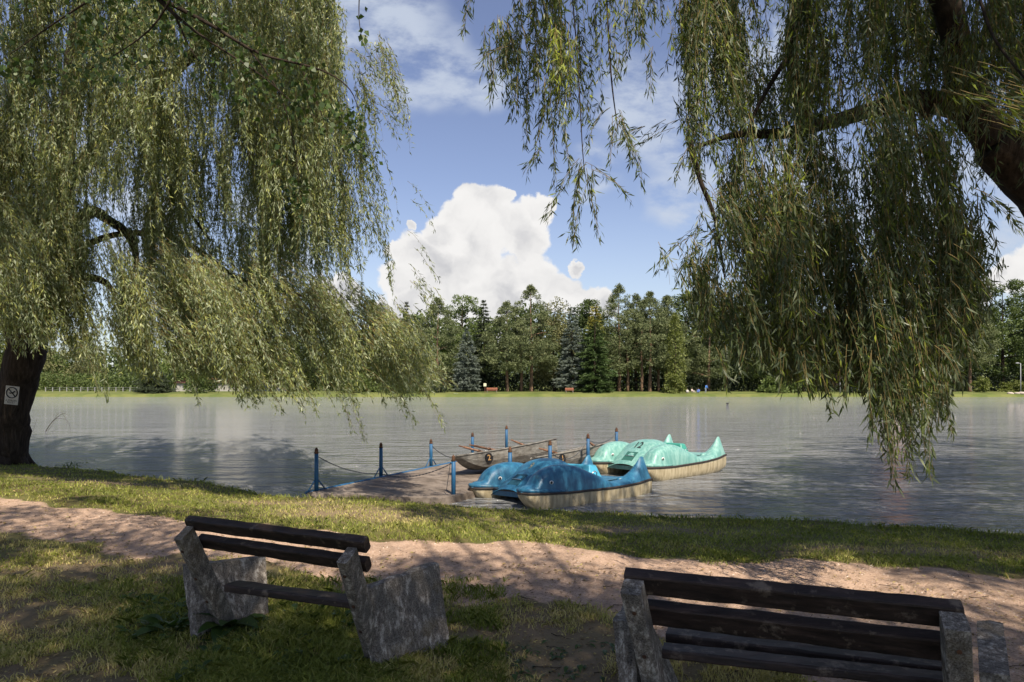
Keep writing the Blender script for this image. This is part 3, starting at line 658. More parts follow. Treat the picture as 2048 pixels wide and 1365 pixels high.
# the limb that dips into view at upper left
vis = [([(900, -900, 3.2), (600, -420, 4.2), (420, -120, 5.0), (312, -6, 5.5)], [.12, .07, .04, .022]),
       ([(312, -6, 5.5), (420, 50, 5.6), (520, 108, 5.7), (640, 140, 5.8), (700, 180, 5.8), (722, 240, 5.8)], [.02, .016, .012, .008, .005, .002]),
       ([(312, -6, 5.5), (350, 30, 5.5), (400, 70, 5.5), (520, 150, 5.6), (580, 200, 5.6), (640, 240, 5.7)], [.02, .014, .010, .007, .004, .002]),
       ([(350, 30, 5.5), (372, 80, 5.5), (398, 125, 5.5)], [.012, .007, .003]),
       ([(500, 100, 5.7), (560, 190, 5.7), (590, 300, 5.8), (600, 400, 5.8)], [.008, .006, .004, .002]),
       ([(600, 130, 5.8), (640, 220, 5.8), (660, 290, 5.8)], [.006, .004, .002]),
       ([(760, -300, 5), (725, -60, 5.2), (718, 30, 5.2), (726, 90, 5.2)], [.02, .006, .004, .002]),
       ([(520, -200, 5), (380, -60, 5.2), (300, 60, 5.4), (180, 140, 5.5)], [.02, .012, .007, .003]),
       ([(420, -120, 5), (250, -40, 5.2), (120, 40, 5.4), (20, 110, 5.5)], [.02, .012, .007, .003])]
for pts, rr in vis: limb(mb, pts, rr, 5, .05, 0, 5)
br = mb.build('branch', M_bark, OT); local(br, baseO)
cr = Crown()
def roundleaves(poly, n, d0, d1, holes=.9, off=40):
    p, px, py, v = region(poly, n, d0, d1, holes, 2.2, (1, 1, 1), off); k = len(p)
    cr.leaves(p, unit(rng.normal(size=(k, 3)) * .6 + np.array([0, 0, -1.])), rng.uniform(.035, .062, k), rng.uniform(.032, .055, k), rng.uniform(0, .9, k))
roundleaves([(300, -60), (520, 70), (700, 150), (730, 230), (735, 330), (700, 300), (640, 310), (600, 420), (560, 380), (520, 260), (420, 180), (300, 60)], 900, 5.4, 6, .92)
roundleaves([(640, 160), (740, 210), (730, 310), (690, 300)], 170, 5.6, 6, 1.0)
roundleaves([(570, 330), (620, 350), (610, 450), (575, 430)], 90, 5.6, 6, 1.0)
roundleaves([(0, -60), (420, -60), (420, 60), (260, 160), (60, 180), (-60, 120)], 800, 5.2, 5.8, .9, 44)
roundleaves([(712, -40), (735, -40), (736, 100), (722, 110), (712, 20)], 26, 5.1, 5.3, 1.0)
roundleaves([(700, 300), (760, 300), (760, 335), (720, 330)], 10, 5.6, 5.8, 1.0)
cen = []; rad = []; hN = Vector((.401, -.535, .743))
shv = SD / SD.z
def spot(x, y): return .5 + .62 * mn.noise(Vector((x * 1.05, y * 1.5, 1.7))) + .42 * mn.noise(Vector((x * 2.6, y * 3.2, 5.1)))
for k in range(9500):  # unseen clumps set sunward of the ground, shaped to cast the mapped shade
    y = 1.6 + 28 * random.random() ** 1.25; x = random.uniform(-.85, 1.1) * (y + 2)
    if random.random() > max(0, min(1, (shade_at(x, y) * 1.16 - .06 - spot(x, y)) / .12)): continue
    hgt = max(random.uniform(10.2, 12.2), (.5627 * y + 4.3) / 1.4052 + random.uniform(0, 1.5)); c = Vector((x, y, .4)) + shv * hgt
    if c.z - .6 < EYE + max(c.y + .6, 0) * .5627 + .3: continue
    cen.append(tuple(c)); rad.append(random.uniform(.3, .62))
print('shade clumps', len(cen))
canopy(cr, cen, rad, 170, tint=.4, leafL=.12, leafW=.09, flat=.35)
cr.build('crown', M_poplar, M_twig, OT)

# ------------------------------------------------------------------ benches
def bench(name, label, TL, TR, DL, DR, planks, slabs, postw, rng_len, seed, bolts=True, down=.86):
    """TL/TR: rear top centre of the two leaning posts; DL/DR post directions (downwards)"""
    TL, TR = Vector(TL), Vector(TR); a = (TR - TL).normalized(); D = ((Vector(DL) + Vector(DR)) / 2).normalized()
    n = a.cross(D).normalized(); n = n if n.y > 0 else -n
    root = empty(name, ((TL + TR) / 2).lerp(((TL + TR) / 2) + D * .9, 1.0)); root.location.z = .53
    tag(root, label, 'bench', 'old concrete and wood benches facing the lake')
    for i, T in enumerate((TL, TR)):
        bm = rough_bar(T + n * .06, T + n * .06 + D * down, a * postw, n * .12, 12, .0025, .010, seed + i, .03)
        o = bm_obj('post', bm, M_conc, root); local(o, root.location)
        if bolts:
            for s_ in (.11, .38, .62):
                m = MB(); q = T + D * s_; m.tube([q - n * .006, q + n * .012], .011, 6, 0, False); local(m.build('bolt', M_rust, o), root.location)
    ft = n * .12   # front face of the posts
    for i, (s0, s1, t, e0, e1) in enumerate(planks):
        c0 = TL + ft + D * (s0 + s1) / 2 + n * t / 2 - a * (postw / 2 + e0); c1 = TR + ft + D * (s0 + s1) / 2 + n * t / 2 + a * (postw / 2 + e1)
        local(bm_obj('backrest_plank', rough_bar(c0, c1, n * t, D * (s1 - s0), 30, .0035, .012, seed + 11 + i, .10), M_plank, root), root.location)
    return root, a, n, D
def slab(root, near_top, far_top, near_bot, far_bot, th, seed, tv=None):
    """a cast concrete end slab given by the outer face's four corners"""
    nt_, ft_, nb, fb = map(Vector, (near_top, far_top, near_bot, far_bot)); tdir = ((ft_ - nt_).cross(Vector((0, 0, 1)))).normalized() if tv is None else Vector(tv).normalized()
    bm = bmesh.new(); m, k = 14, 12
    def pt(u, v, s): return (nt_.lerp(ft_, u)).lerp(nb.lerp(fb, u), v) + tdir * th * s
    lay = []
    for s in (0, .5, 1):
        lay.append([[None] * (k + 1) for _ in range(m + 1)])
        for i in range(m + 1):
            for j in range(k + 1):
                if s == .5 and 0 < i < m and 0 < j < k: continue
                u, v = i / m, j / k; q = pt(u, v, s)
                if s != .5:   # eased, chipped edges
                    e = (i in (0, m)) + (j in (0, k)); cen = pt(.5, .5, .5)
                    if e: q += (cen - q) * (.004 * e) / max((cen - q).length, .01) * (1 + 4 * max(0, fbm(q * 14 + Vector((seed, 0, 0))) - .1))
                q += Vector((fbm(q * 10), fbm(q * 10 + Vector((5, 5, 5))), fbm(q * 10 + Vector((9, 2, 1))))) * .0025
                q += tdir * fbm(q * 26 + Vector((seed, 1, 1))) * .003
                lay[-1][i][j] = bm.verts.new(q)
    for L_ in (lay[0], lay[2]):
        for i in range(m):
            for j in range(k): bm.faces.new((L_[i][j], L_[i + 1][j], L_[i + 1][j + 1], L_[i][j + 1]))
    for A_, B_ in ((lay[0], lay[1]), (lay[1], lay[2])):
        for i in range(m):
            for j in (0, k): bm.faces.new((A_[i][j], A_[i + 1][j], B_[i + 1][j], B_[i][j]))
        for j in range(k):
            for i in (0, m): bm.faces.new((A_[i][j], A_[i][j + 1], B_[i][j + 1], B_[i][j]))
    bmesh.ops.recalc_face_normals(bm, faces=bm.faces)
    return local(bm_obj('end_slab', bm, M_conc, root), root.location)
def seatp(root, nl, nr, wv, th, seed):
    """seat plank from near-top-left to near-top-right edge, wv = width vector"""
    nl, nr, wv = map(Vector, (nl, nr, wv)); c = wv / 2 - Vector((0, 0, th / 2))
    return local(bm_obj('seat_plank', rough_bar(nl + c, nr + c, wv, Vector((0, 0, th)), 30, .0035, .01, seed, .10), M_plank, root), root.location)
# right bench
B, a, n, D = bench('park_bench', 'dark plank bench with two seat planks at the right front corner', P(1260, 1190, 3.35), P(1916, 1262, 2.88), (.2, .25, -.75), (.2, .25, -.75),
    [(-.02, .095, .075, .0, .0), (.165, .285, .075, -.03, .0)], None, .10, 0, 3, True, .95)
wv = n.copy(); wv.z = 0; wv = wv.normalized() * .125
seatp(B, P(1323, 1300, 3.60), P(1897, 1362, 3.22), wv, .05, 31); seatp(B, P(1331, 1268, 3.82), P(1899, 1337, 3.40), wv, .05, 33)
slab(B, P(1958, 1343, 2.99), P(1953, 1238, 3.55), P(1975, 1560, 3.1), P(1968, 1480, 3.75), .115, 4, (.93, -.36, 0))
slab(B, P(1224, 1240, 3.66), P(1252, 1200, 4.15), P(1245, 1440, 3.6), P(1330, 1370, 4.05), .10, 5, (.93, -.36, 0))
# left bench, leaning and without one of its seat planks
A, a, n, D = bench('park_bench', 'weathered leaning bench with one seat plank left, weeds growing under it', P(354, 1080, 4.29), P(682, 1127, 3.73), (.045, .565, -.79), (.045, .565, -.79),
    [(-.05, .045, .055, .0, .045), (.12, .215, .055, -.03, .02)], None, .072, 0, 21, True, .98)
wv = n.copy(); wv.z = 0; wv = wv.normalized() * .13
seatp(A, P(448, 1170, 4.58), P(715, 1205, 4.22), wv, .05, 41)
slab(A, P(740, 1176, 4.18), P(878, 1125, 4.72), P(762, 1350, 4.16), P(902, 1295, 4.60), .075, 7, (-.93, .37, 0))
slab(A, P(378, 1130, 4.76), P(533, 1112, 5.25), P(398, 1290, 4.70), P(540, 1262, 5.1), .075, 8, (-.93, .37, 0))

# ------------------------------------------------------------------ jetty
postsL = [(633, 988, 895, 13.75), (762, 962, 885, 15.85), (862, 944, 878, 17.8), (945, 930, 865, 19.8), (1013, 918, 851, 21.7)]
postsR = [(907, 1000, 910, 13.35), (1020, 970, 893, 14.6), (1100, 953, 880, 15.6), (1176, 940, 867, 16.7), (1233, 922, 855, 20.0)]
DZ = .14
def PX(px, d, z): return Vector(((px - 1024) / F * d, d, z))
pl = [PX(p[0], p[3], DZ) for p in postsL]; pr = [PX(p[0], p[3], DZ) for p in postsR]
ax = (pl[-1] - pl[0]).normalized(); perp = Vector((ax.y, -ax.x, 0))
JR = empty('jetty', (pl[0].x, pl[0].y, 0)); tag(JR, 'low concrete jetty edged with blue beams running out from the grass', 'jetty')
L0 = pl[0] - ax * .25 - perp * .02; R0 = pr[0] - ax * .55 + perp * .05; L1 = pl[-1] + ax * .3 - perp * .02; R1 = pr[-1] + ax * .3 + perp * .05
def deckgrid():
    mb = MB(); rows = []
    for i in range(41):
        u = i / 40; l = L0.lerp(L1, u); r = R0.lerp(R1, u)
        rows.append([Vector((*l.lerp(r, v / 12).xy, DZ + .008 * fbm(l.lerp(r, v / 12) * 1.2))) for v in range(13)])
    mb.grid(rows, 0, True, flip=True)
    # sides
    for side in (0, 12): mb.grid([[q[side], q[side] - Vector((0, 0, .3))] for q in rows], 0, False, flip=side == 0)
    for e in (0, 40): mb.grid([[q, q - Vector((0, 0, .3))] for q in rows[e]], 0, False, flip=e == 40)
    return mb
local(deckgrid().build('deck', M_dock, JR), JR.location)
for (a_, b_) in ((L0, L1), (R0 + ax * 2.6, R1)):
    mb = MB(); s = -1 if a_ is L0 else 1; o_ = perp * s * .03
    mb.tube([a_ + o_ + Vector((0, 0, .0)), b_ + o_ + Vector((0, 0, .0))], .024, 4, 0, False); local(mb.build('edge_beam', M_postblue, JR), JR.location)
labs = ['blue jetty post nearest the grass on the left side, with braces', 'second blue post from the grass on the jetty left side', 'third blue post along the left side, beside the numbered rowboat bow', 'fourth blue post on the left side, behind the rowboat numbered 2', 'farthest left side blue post, standing behind the rowboats',
        'blue jetty post nearest the grass on the right side, with weeds at its foot', 'blue post in front of the hull of rowboat 2', 'blue post between the bows of rowboats 2 and 1', 'tall blue post in front of the stern of rowboat 1', 'farthest right side blue post, behind the mint pedal boat']
def jpost(i, base_, top_z, brace, label):
    r = empty('mooring_post', base_); tag(r, label, 'post', 'blue posts along the jetty')
    h_ = top_z - base_.z; mb = MB(); mb.tube([(0, 0, -.25 if i == 5 else -.02), (0, 0, h_ * .5), (0, 0, h_ - .13)], [.045, .043, .040], 8); mb.build('pole', M_postblue, r)
    mb = MB(); mb.tube([(0, 0, h_ - .13), (0, 0, h_ - .11), (0, 0, h_ - .085), (0, 0, h_ - .06), (0, 0, h_ - .03), (0, 0, h_)], [.041, .047, .034, .040, .030, .004], 8); mb.build('finial', M_rust, r)
    if brace:
        for s in (-1, 1):
            mb = MB(); e = ax * s * .26; mb.tube([e + Vector((0, 0, .01)), Vector((0, 0, .27))], .014, 5); mb.build('brace', M_postblue, r)
for i in range(5):
    p = postsL[i]; jpost(i, pl[i], EYE - (p[2] - HOR) / F * p[3], i < 3, labs[i])
    p = postsR[i]; jpost(i + 5, pr[i], EYE - (p[2] - HOR) / F * p[3], False, labs[i + 5])
def chain(name, a_, b_, sag, label, r=.009):
    mb = MB(); n = 46; pts = [a_.lerp(b_, k / n) - Vector((0, 0, sag * 4 * (k / n) * (1 - k / n))) for k in range(n + 1)]
    for k in range(n):
        d = (pts[k + 1] - pts[k]); s = d.cross(Vector((0, 0, 1))).normalized() * (r * .7 if k % 2 else 0) + (Vector((0, 0, r * .7)) if not k % 2 else Vector())
        mb.tube([pts[k] + s, pts[k + 1] + s], r * .62, 4, 0, False); mb.tube([pts[k] - s, pts[k + 1] - s], r * .62, 4, 0, False)
    o = mb.build(name, M_chain); tag(o, label, 'chain', 'chains slung between the blue posts'); return o
def ptop(row, i): p = row[i]; return PX(p[0], p[3], EYE - (p[2] - HOR) / F * p[3] - .17)
chain('chain', ptop(postsL, 0), ptop(postsL, 1) - Vector((0, 0, .55)), .12, 'slack chain from the first left jetty post to the foot of the second')
chain('chain', ptop(postsL, 1) - Vector((0, 0, .56)), ptop(postsR, 0) + Vector((0, 0, .02)), .16, 'long chain drooping across the jetty entrance to the right post')
chain('chain', ptop(postsL, 2), ptop(postsL, 3) - Vector((0, 0, .4)), .25, 'slack chain between the third and fourth left posts')
chain('chain', ptop(postsR, 3), ptop(postsR, 4), .16, 'chain between the two farthest right side posts')
chain('chain', ptop(postsR, 2) - Vector((0, 0, .1)), ptop(postsR, 3), .3, 'slack chain above rowboat 1 between two right side posts')
chain('chain', ptop(postsR, 0) + Vector((-.06, 0, .02)), ptop(postsR, 0) + Vector((-.14, .0, -.55)), .0, 'short chain hanging straight down beside the right entrance post')

# ------------------------------------------------------------------ rowboats and oars
def rowboat(bow, stern, label, num, beam=.55):
    bow, stern = Vector(bow), Vector(stern); L = (stern - bow).xy.length; rz = math.atan2((stern - bow).y, (stern - bow).x)
    r = empty('rowboat', (bow.x, bow.y, DZ + .07), rz); r.rotation_euler = (R(-12), 0, rz); tag(r, label, 'rowboat', 'grey rowboats laid on the jetty')
    hb, hs_ = bow.z - DZ - .08, stern.z - DZ + .02
    def sec(u, off=0.0):
        wd = beam * (.16 + .84 * min(1, u / .42) ** .75) * (1 - .18 * max(0, (u - .6) / .4)) - off
        gz = hb + (hs_ - hb) * u - .03 * math.sin(math.pi * min(u * 1.1, 1)); kz = .02 + .9 * hb * max(0, 1 - u / .24) ** 1.7 + off; x = u * L + (.10 * (1 - u / .24) if u < .24 else 0) * 0
        kx = x + .0; cw = wd * .72
        return [Vector((x, -wd, gz)), Vector((x + .02, -(wd * .93), kz + (gz - kz) * .45)), Vector((kx, -cw, kz + .03)), Vector((kx, 0, kz)), Vector((kx, cw, kz + .03)), Vector((x + .02, wd * .93, kz + (gz - kz) * .45)), Vector((x, wd, gz))]
    us = [0, .03, .07, .12, .18, .25, .35, .45, .55, .65, .75, .85, .93, 1]
    mb = MB(); mb.grid([sec(u) for u in us], 0, False); inn = [[p + Vector((.0, 0, .0)) for p in sec(u, .03)] for u in us]; mb.grid(inn, 0, False, flip=True)
    s1 = sec(1); mb.add(s1, [tuple(range(7))[::-1]]); s0 = sec(0); mb.add(s0, [tuple(range(7))]); q = sec(1, .03); mb.add([p - Vector((.03, 0, 0)) for p in q], [tuple(range(7))])
    mb.build('hull', M_boatwood, r)
    for s in (0, 6):
        mb = MB(); mb.tube([sec(u)[s] + Vector((0, 0, .008)) for u in us], .022, 6); mb.build('gunwale', M_boatwood, r)
    mb = MB(); mb.tube([(L * .93, -.01, s1[3].z * 0 + .05), (L * 1.0, 0, .06)], .03, 6); 
    for u in (.28, .55, .86):
        s_ = sec(u); mb = MB(); mb.box((u * L, 0, s_[0].z - .10), (.24, -s_[0].y * 1.9, .03)); mb.build('thwart', M_boatwood, r)
    mb = MB(); s_ = [sec(.0), sec(.07), sec(.13)]; mb.add([p for q in s_ for p in (q[0], q[6])], [(0, 2, 3, 1), (2, 4, 5, 3)]); mb.build('foredeck', M_boatwood, r)
    # number disc on the side that faces the bank
    u = .22; s_ = sec(u); s2 = sec(u + .1); c = s_[1] * .55 + s_[0] * .45 if False else None
    face = -1; A_ = sec(u)[1]; B_ = sec(u)[0]; C_ = sec(u + .08)[1]
    xa = (C_ - A_).normalized(); za = (B_ - A_).normalized(); no = xa.cross(za).normalized(); no = no if no.y < 0 else -no; cc = sec(u)[1].lerp(sec(u)[0], .32) + no * .012
    mb = MB(); ring = [cc + xa * .115 * math.cos(k * .3927) + za * .115 * math.sin(k * .3927) for k in range(16)]; bk_ = [p - no * .03 for p in ring]
    mb.add(ring + bk_, [tuple(range(16))] + [(k, (k + 1) % 16, (k + 1) % 16 + 16, k + 16) for k in range(16)]); disc = mb.build('number_disc', M_black, r)
    tm = text_mesh(num, .19); M = Matrix((xa, za, no)).transposed().to_4x4(); M.translation = cc + no * .004; tm.transform(M); new_obj('number', tm, M_orange, disc)
    return r, sec, L
b2, sec2, LB = rowboat(P(915, 913, 15.8), P(1093, 890, 18.4), 'grey rowboat with number 2 on a black disc, its bow over the jetty edge', '2')
b1, sec1, LB1 = rowboat(P(1072, 916, 16.0), P(1212, 893, 18.9), 'grey rowboat with number 1 lying behind the blue pedal boat', '1', .46)
def oar(a_, b_, label):
    a_, b_ = Vector(a_), Vector(b_); d = (b_ - a_).normalized(); r = empty('oar', a_); tag(r, label, 'oar', 'wooden oars laid in the rowboats')
    mb = MB(); mb.tube([(0, 0, 0), d * .14, d * .15, (b_ - a_) * .7, (b_ - a_)], [.017, .019, .026, .026, .022], 7); mb.build('shaft', M_oar, r)
    s = d.cross(Vector((0, 0, 1))).normalized(); mb = MB(); e = b_ - a_; w_ = s * .065
    for q in (0,):
        rows = [[e + d * t - s * ww - Vector((0, 0, .008)), e + d * t + s * ww - Vector((0, 0, .008)), e + d * t + s * ww + Vector((0, 0, .008)), e + d * t - s * ww + Vector((0, 0, .008))] for t, ww in ((0, .02), (.1, .05), (.3, .07), (.5, .075), (.52, .06))]
        mb.grid(rows, 0, False, True)
    mb.build('blade', M_oar, r)
    mb = MB(); c = d * (.55 * (b_ - a_).length); mb.tube([c + Vector((0, 0, -.02)), c + Vector((0, 0, -.13))], [.03, .012], 6); mb.tube([c - d * .03, c + d * .03], .036, 8); mb.build('rowlock', M_rust, r)
oar(P(918, 892, 16.3), P(990, 911, 16.8), 'ochre oar with its handle over the left bow of rowboat 2')
oar(P(939, 890, 15.9), P(1010, 905, 16.8), 'darker oar beside it, handle reaching past a blue post at rowboat 2')
oar(P(1022, 880, 17.6), P(1068, 899, 18.0), 'dark oar sticking up over the stern half of rowboat 2')
oar(P(1078, 897, 16.6), P(1130, 912, 17.1), 'reddish oar lying over the bow of rowboat 1')
oar(P(1172, 880, 17.8), P(1200, 901, 18.3), 'dark oar crossing a blue post at the stern of rowboat 1')

# ------------------------------------------------------------------ dolphin pedal boats
def lerpc(tab, u):
    return float(np.interp(u, [t[0] for t in tab], [t[1] for t in tab]))
def smoothc(tab, u):
    x = [t[0] for t in tab]; y = [t[1] for t in tab]; i = max(0, min(len(x) - 2, int(np.searchsorted(x, u) - 1)))
    m = []
    for k in (i, i + 1):
        if k == 0 or k == len(x) - 1: m.append(0 if k else (y[1] - y[0]) / (x[1] - x[0]))
        else:
            d1 = (y[k] - y[k - 1]) / (x[k] - x[k - 1]); d2 = (y[k + 1] - y[k]) / (x[k + 1] - x[k]); m.append(0 if d1 * d2 <= 0 else 2 * d1 * d2 / (d1 + d2))
    h_ = x[i + 1] - x[i]; t = (u - x[i]) / h_
    return y[i] * (1 + 2 * t) * (1 - t) ** 2 + y[i + 1] * t * t * (3 - 2 * t) + h_ * (m[0] * t * (1 - t) ** 2 + m[1] * t * t * (t - 1))
HT = [(0, .02), (.02, .09), (.05, .125), (.078, .14), (.10, .28), (.14, .39), (.20, .47), (.27, .505), (.34, .49), (.41, .43), (.48, .33), (.56, .23), (.63, .11), (.70, .07), (.78, .09), (.84, .18), (.89, .31), (.925, .43), (.945, .48), (.965, .47), (.98, .32), (1, .04)]
WT = [(0, .05), (.02, .155), (.06, .235), (.12, .275), (.25, .30), (.5, .29), (.75, .26), (.9, .20), (1, .13)]
TW = [(0, 1), (.72, 1), (.85, .78), (.95, .55), (1, .5)]
ZR = [(0, .32), (.3, .28), (.6, .28), (.85, .31), (1, .35)]
def pedalo(name, bow, ang, L, sep, label, num, Mb, Ml, numcol, tilt=(0, 0), hoodh=.62, numsize=.22):
    r = empty(name, bow); r.rotation_euler = (tilt[0], tilt[1], ang); tag(r, label, 'pedal boat', 'dolphin shaped pedal boats')
    us = [0, .008, .02, .035, .05, .07, .085, .10, .12, .15, .18, .215, .25, .285, .32, .36, .40, .44, .48, .52, .56, .60, .64, .68, .72, .76, .79, .82, .85, .875, .90, .92, .935, .948, .958, .966, .975, .982, .988, .994, 1]
    def zr(u): return smoothc(ZR, u)
    for sgn in (-1, 1):
        y0 = sgn * sep / 2; rows = []
        for u in us:
            W = smoothc(WT, u); k = -.14 + (zr(0) + .12) * max(0, 1 - u / .20) ** 2.2 + .12 * max(0, (u - .8) / .2) ** 1.5; row = []
            for j in range(13):
                f = math.pi * j / 12; c_, s_ = math.cos(f), math.sin(f); row.append(Vector((u * L, y0 + W * math.copysign(abs(c_) ** .75, c_), zr(u) - (zr(u) - k) * s_ ** .62)))
            rows.append(row)
        mb = MB(); mb.grid(rows, 0, True, flip=False); mb.add(rows[-1], [tuple(range(13))]); mb.build('hull', M_cream, r)
        rows = []
        for u in us:
            W = smoothc(WT, u) * .93 * (1 if u > .03 else .9); hh_ = smoothc(HT, u); tw = lerpc(TW, u); p_ = .72 + 1.1 * max(0, (u - .72) / .28); row = []
            for j in range(17):
                f = math.pi * j / 16; c_, s_ = math.cos(f), math.sin(f); zz = hh_ * s_ ** .8
                wd = W * (abs(c_) ** p_); wd *= (1 - (1 - tw) * min(1, zz / .5))
                if .085 < u < .34: wd *= 1 - .10 * min(1, zz / .12) * (1 - (u - .085) / .255)
                row.append(Vector((u * L, y0 + math.copysign(wd, c_) + 0, zr(u) + .012 + zz)))
            rows.append(row)
        mb = MB(); mb.grid(rows, 0, True, flip=True); mb.add(rows[-1], [tuple(range(17))[::-1]]); body = mb.build('dolphin_body', Mb, r)
        # lip
        mb = MB(); pts = []
        for q in range(17):
            t = q / 16 * 2 - 1; u = .005 + .25 * abs(t) ** 1.3; pts.append(Vector((u * L + .01, y0 + math.copysign(smoothc(WT, u) * .93, t) * (1 if abs(t) > .01 else 0), zr(u) + .055 - .02 * abs(t))))
        mb.tube(pts, [.012 + .034 * (1 - abs(q / 8 - 1)) ** .5 for q in range(17)], 8); mb.build('lip', Mb, body)
        for e in (-1, 1):
            u = .165; W = smoothc(WT, u) * .93; f = .36; yq = y0 + e * W * .93; zq = zr(u) + .20
            mb = MB(); mb.sphere((u * L, yq - e * .012, zq), .042, 12, 8, 0, (1.1, .55, .85)); ey = mb.build('eye', M_white, body)
            mb = MB(); mb.sphere((u * L - .014, yq + e * .006, zq), .026, 10, 6, 0, (1, .4, 1)); mb.build('pupil', M_black, ey)
        mb = MB(); pts = [Vector((u * L, y0 + smoothc(WT, u) * 1.01, zr(u))) for u in us[::-1]] + [Vector((u * L, y0 - smoothc(WT, u) * 1.01, zr(u))) for u in us[1:]]
        mb.tube(pts, .024, 6); mb.build('rub_rail', M_rail, r)
        if Mb is M_blue or sgn:   # small pod on the tail root
            mb = MB(); u = .80; mb.sphere((u * L, y0 + .09, zr(u) + .08), .11, 10, 6, 0, (1.3, .7, .6)); mb.build('tail_pod', Mb, r)
    # deck between the hulls
    hw = sep / 2 - .16
    mb = MB(); rows = []
    for u in (.10, .3, .5, .7, .86, .93): rows.append([Vector((u * L, -hw, zr(u) + .01)), Vector((u * L, -hw, zr(u) - .12)), Vector((u * L, hw, zr(u) - .12)), Vector((u * L, hw, zr(u) + .01))])
    mb.grid(rows, 0, False, True); mb.add(rows[0], [(0, 1, 2, 3)]); mb.add(rows[-1], [(3, 2, 1, 0)]); mb.build('deck', Mb, r)
    mb = MB(); mb.tube([(.105 * L, -hw, zr(.1) - .01), (.105 * L, hw, zr(.1) - .01)], .026, 6); mb.build('cross_rail', M_rail, r)
    # hood with a curved top and an open rear
    HD = [(.09, .02), (.13, .12), (.19, .28), (.26, .42), (.32, hoodh - .03), (.38, hoodh), (.43, hoodh - .01)]
    def hood(x, y):
        u = x / L; return zr(u) + smoothc(HD, u) - .20 * (abs(y) / hw) ** 2.3
    rows = []
    for k in range(22):
        u = .09 + .34 * k / 21; wk = hw * (1.02 - .22 * max(0, (u - .24) / .2)); rows.append([Vector((u * L, -wk, zr(u) - .02))] + [Vector((u * L, wk * (q / 7), hood(u * L, wk * q / 7))) for q in range(-7, 8)] + [Vector((u * L, wk, zr(u) - .02))])
    mb = MB(); mb.grid(rows, 0, True); inner = [[p + Vector((0, -.03 * (1 if p.y > 0 else -1) if i in (0, 16) else 0, -.035)) for i, p in enumerate(rw)] for rw in rows[6:]]; mb.grid(inner, 0, True, flip=True)
    rim = rows[-1]; mb.add(list(rim) + list(inner[-1]), [(i, i + 1, i + 18, i + 17) for i in range(16)]); hd = mb.build('hood', Mb, r)
    # vent panel
    mb = MB(); V = []; yc = .02
    for (u, y) in ((.125, yc - .20), (.125, yc + .13), (.20, yc + .13), (.20, yc - .20)): V.append(Vector((u * L, y, hood(u * L, y) + .012)))
    V += [v - Vector((0, 0, .04)) for v in V]; mb.add(V, [(0, 1, 2, 3)[::-1], (0, 1, 5, 4), (1, 2, 6, 5), (2, 3, 7, 6), (3, 0, 4, 7)]); vp = mb.build('vent_panel', M_vent if Mb is M_blue else M_ventg, hd)
    mb = MB(); u = .158; mb.tube([(u * L, yc - .17, hood(u * L, yc - .17) + .022), (u * L, yc + .10, hood(u * L, yc + .1) + .022)], .008, 5); mb.build('vent_bar', M_steel, vp)
    tm = text_mesh(num, numsize); 
    for v in tm.vertices:
        v.co = (.27 * L + v.co.y, -v.co.x, 0); v.co.z = hood(v.co.x, v.co.y) + .012
    new_obj('number', tm, numcol, hd)
    # seat pod behind the hood
    u0, u1 = .56, .70; mb = MB(); z0 = zr(.6) - .02; hh_ = .46
    for yc, w_ in ((0, hw * .98),):
        V = []
        for (x, tw, z) in ((u0 * L, 1, z0), (u1 * L, 1, z0)): V += [Vector((x, -w_ * tw, z)), Vector((x, w_ * tw, z))]
        for (x, tw, z) in ((u0 * L + .16, .74, z0 + hh_), (u1 * L - .10, .70, z0 + hh_ - .02)): V += [Vector((x, -w_ * tw, z)), Vector((x, w_ * tw, z))]
        mb.add(V, [(0, 2, 3, 1), (4, 5, 7, 6), (0, 1, 5, 4), (3, 2, 6, 7), (2, 0, 4, 6), (1, 3, 7, 5)])
    st_ = mb.build('seat_back', Ml, r)
    bv = st_.modifiers.new('b', 'BEVEL'); bv.width = .04; bv.segments = 3
    for sgn in (-1, 1):
        mb = MB(); mb.box((.52 * L, sgn * hw * .48, z0 + .16), (.36, hw * .8, .20), None, 0, .9); s_ = mb.build('seat', Ml, r); bv = s_.modifiers.new('b', 'BEVEL'); bv.width = .04; bv.segments = 3
    mb = MB(); q = Vector((u0 * L - .02, -hw * 1.0, z0 + .22)); mb.tube([q, q + Vector((.02, -.05, .08)), q + Vector((.09, -.06, .12)), q + Vector((.16, -.05, .09)), q + Vector((.18, -.02, .0))], .012, 6); mb.build('steering_lever', M_steel, r)
    mb = MB(); rows = []
    for k in range(9):
        u = .71 + .22 * k / 8; rows.append([Vector((u * L, hw * 1.05 * q / 4, zr(u) + .10 - .05 * (1 - abs(q / 4) ** 3))) for q in range(-4, 5)])
    mb.grid(rows, 0, True); mb.grid([[p - Vector((0, 0, .05)) for p in rw] for rw in rows], 0, True, flip=True); mb.build('rear_deck', Mb, r)
    return r
M_vent = Mt('dark_blue_panel', .5).col((.012, .055, .085)); M_ventg = Mt('dark_teal_panel', .5).col((.03, .11, .09))
M_numblue = Mt('faded_ochre_number', .8).col((.16, .17, .14))
ab = math.atan2(.60, .80); Bb = Vector((.145, 12.45, -.02)); nrm = Vector((-math.sin(ab), math.cos(ab), 0))
pedalo('pedal_boat', Bb + nrm * .80 + Vector((0, 0, -.055)), ab, 3.42, 1.62, 'dark blue dolphin pedal boat nosing into the grass bank', '9', M_blue, M_lblue, M_numblue, (R(-3.6), R(.8)), .60, .2)
ag = math.atan2(.64, .77); Gb = Vector((3.02, 16.0, 0)); nrm = Vector((-math.sin(ag), math.cos(ag), 0))
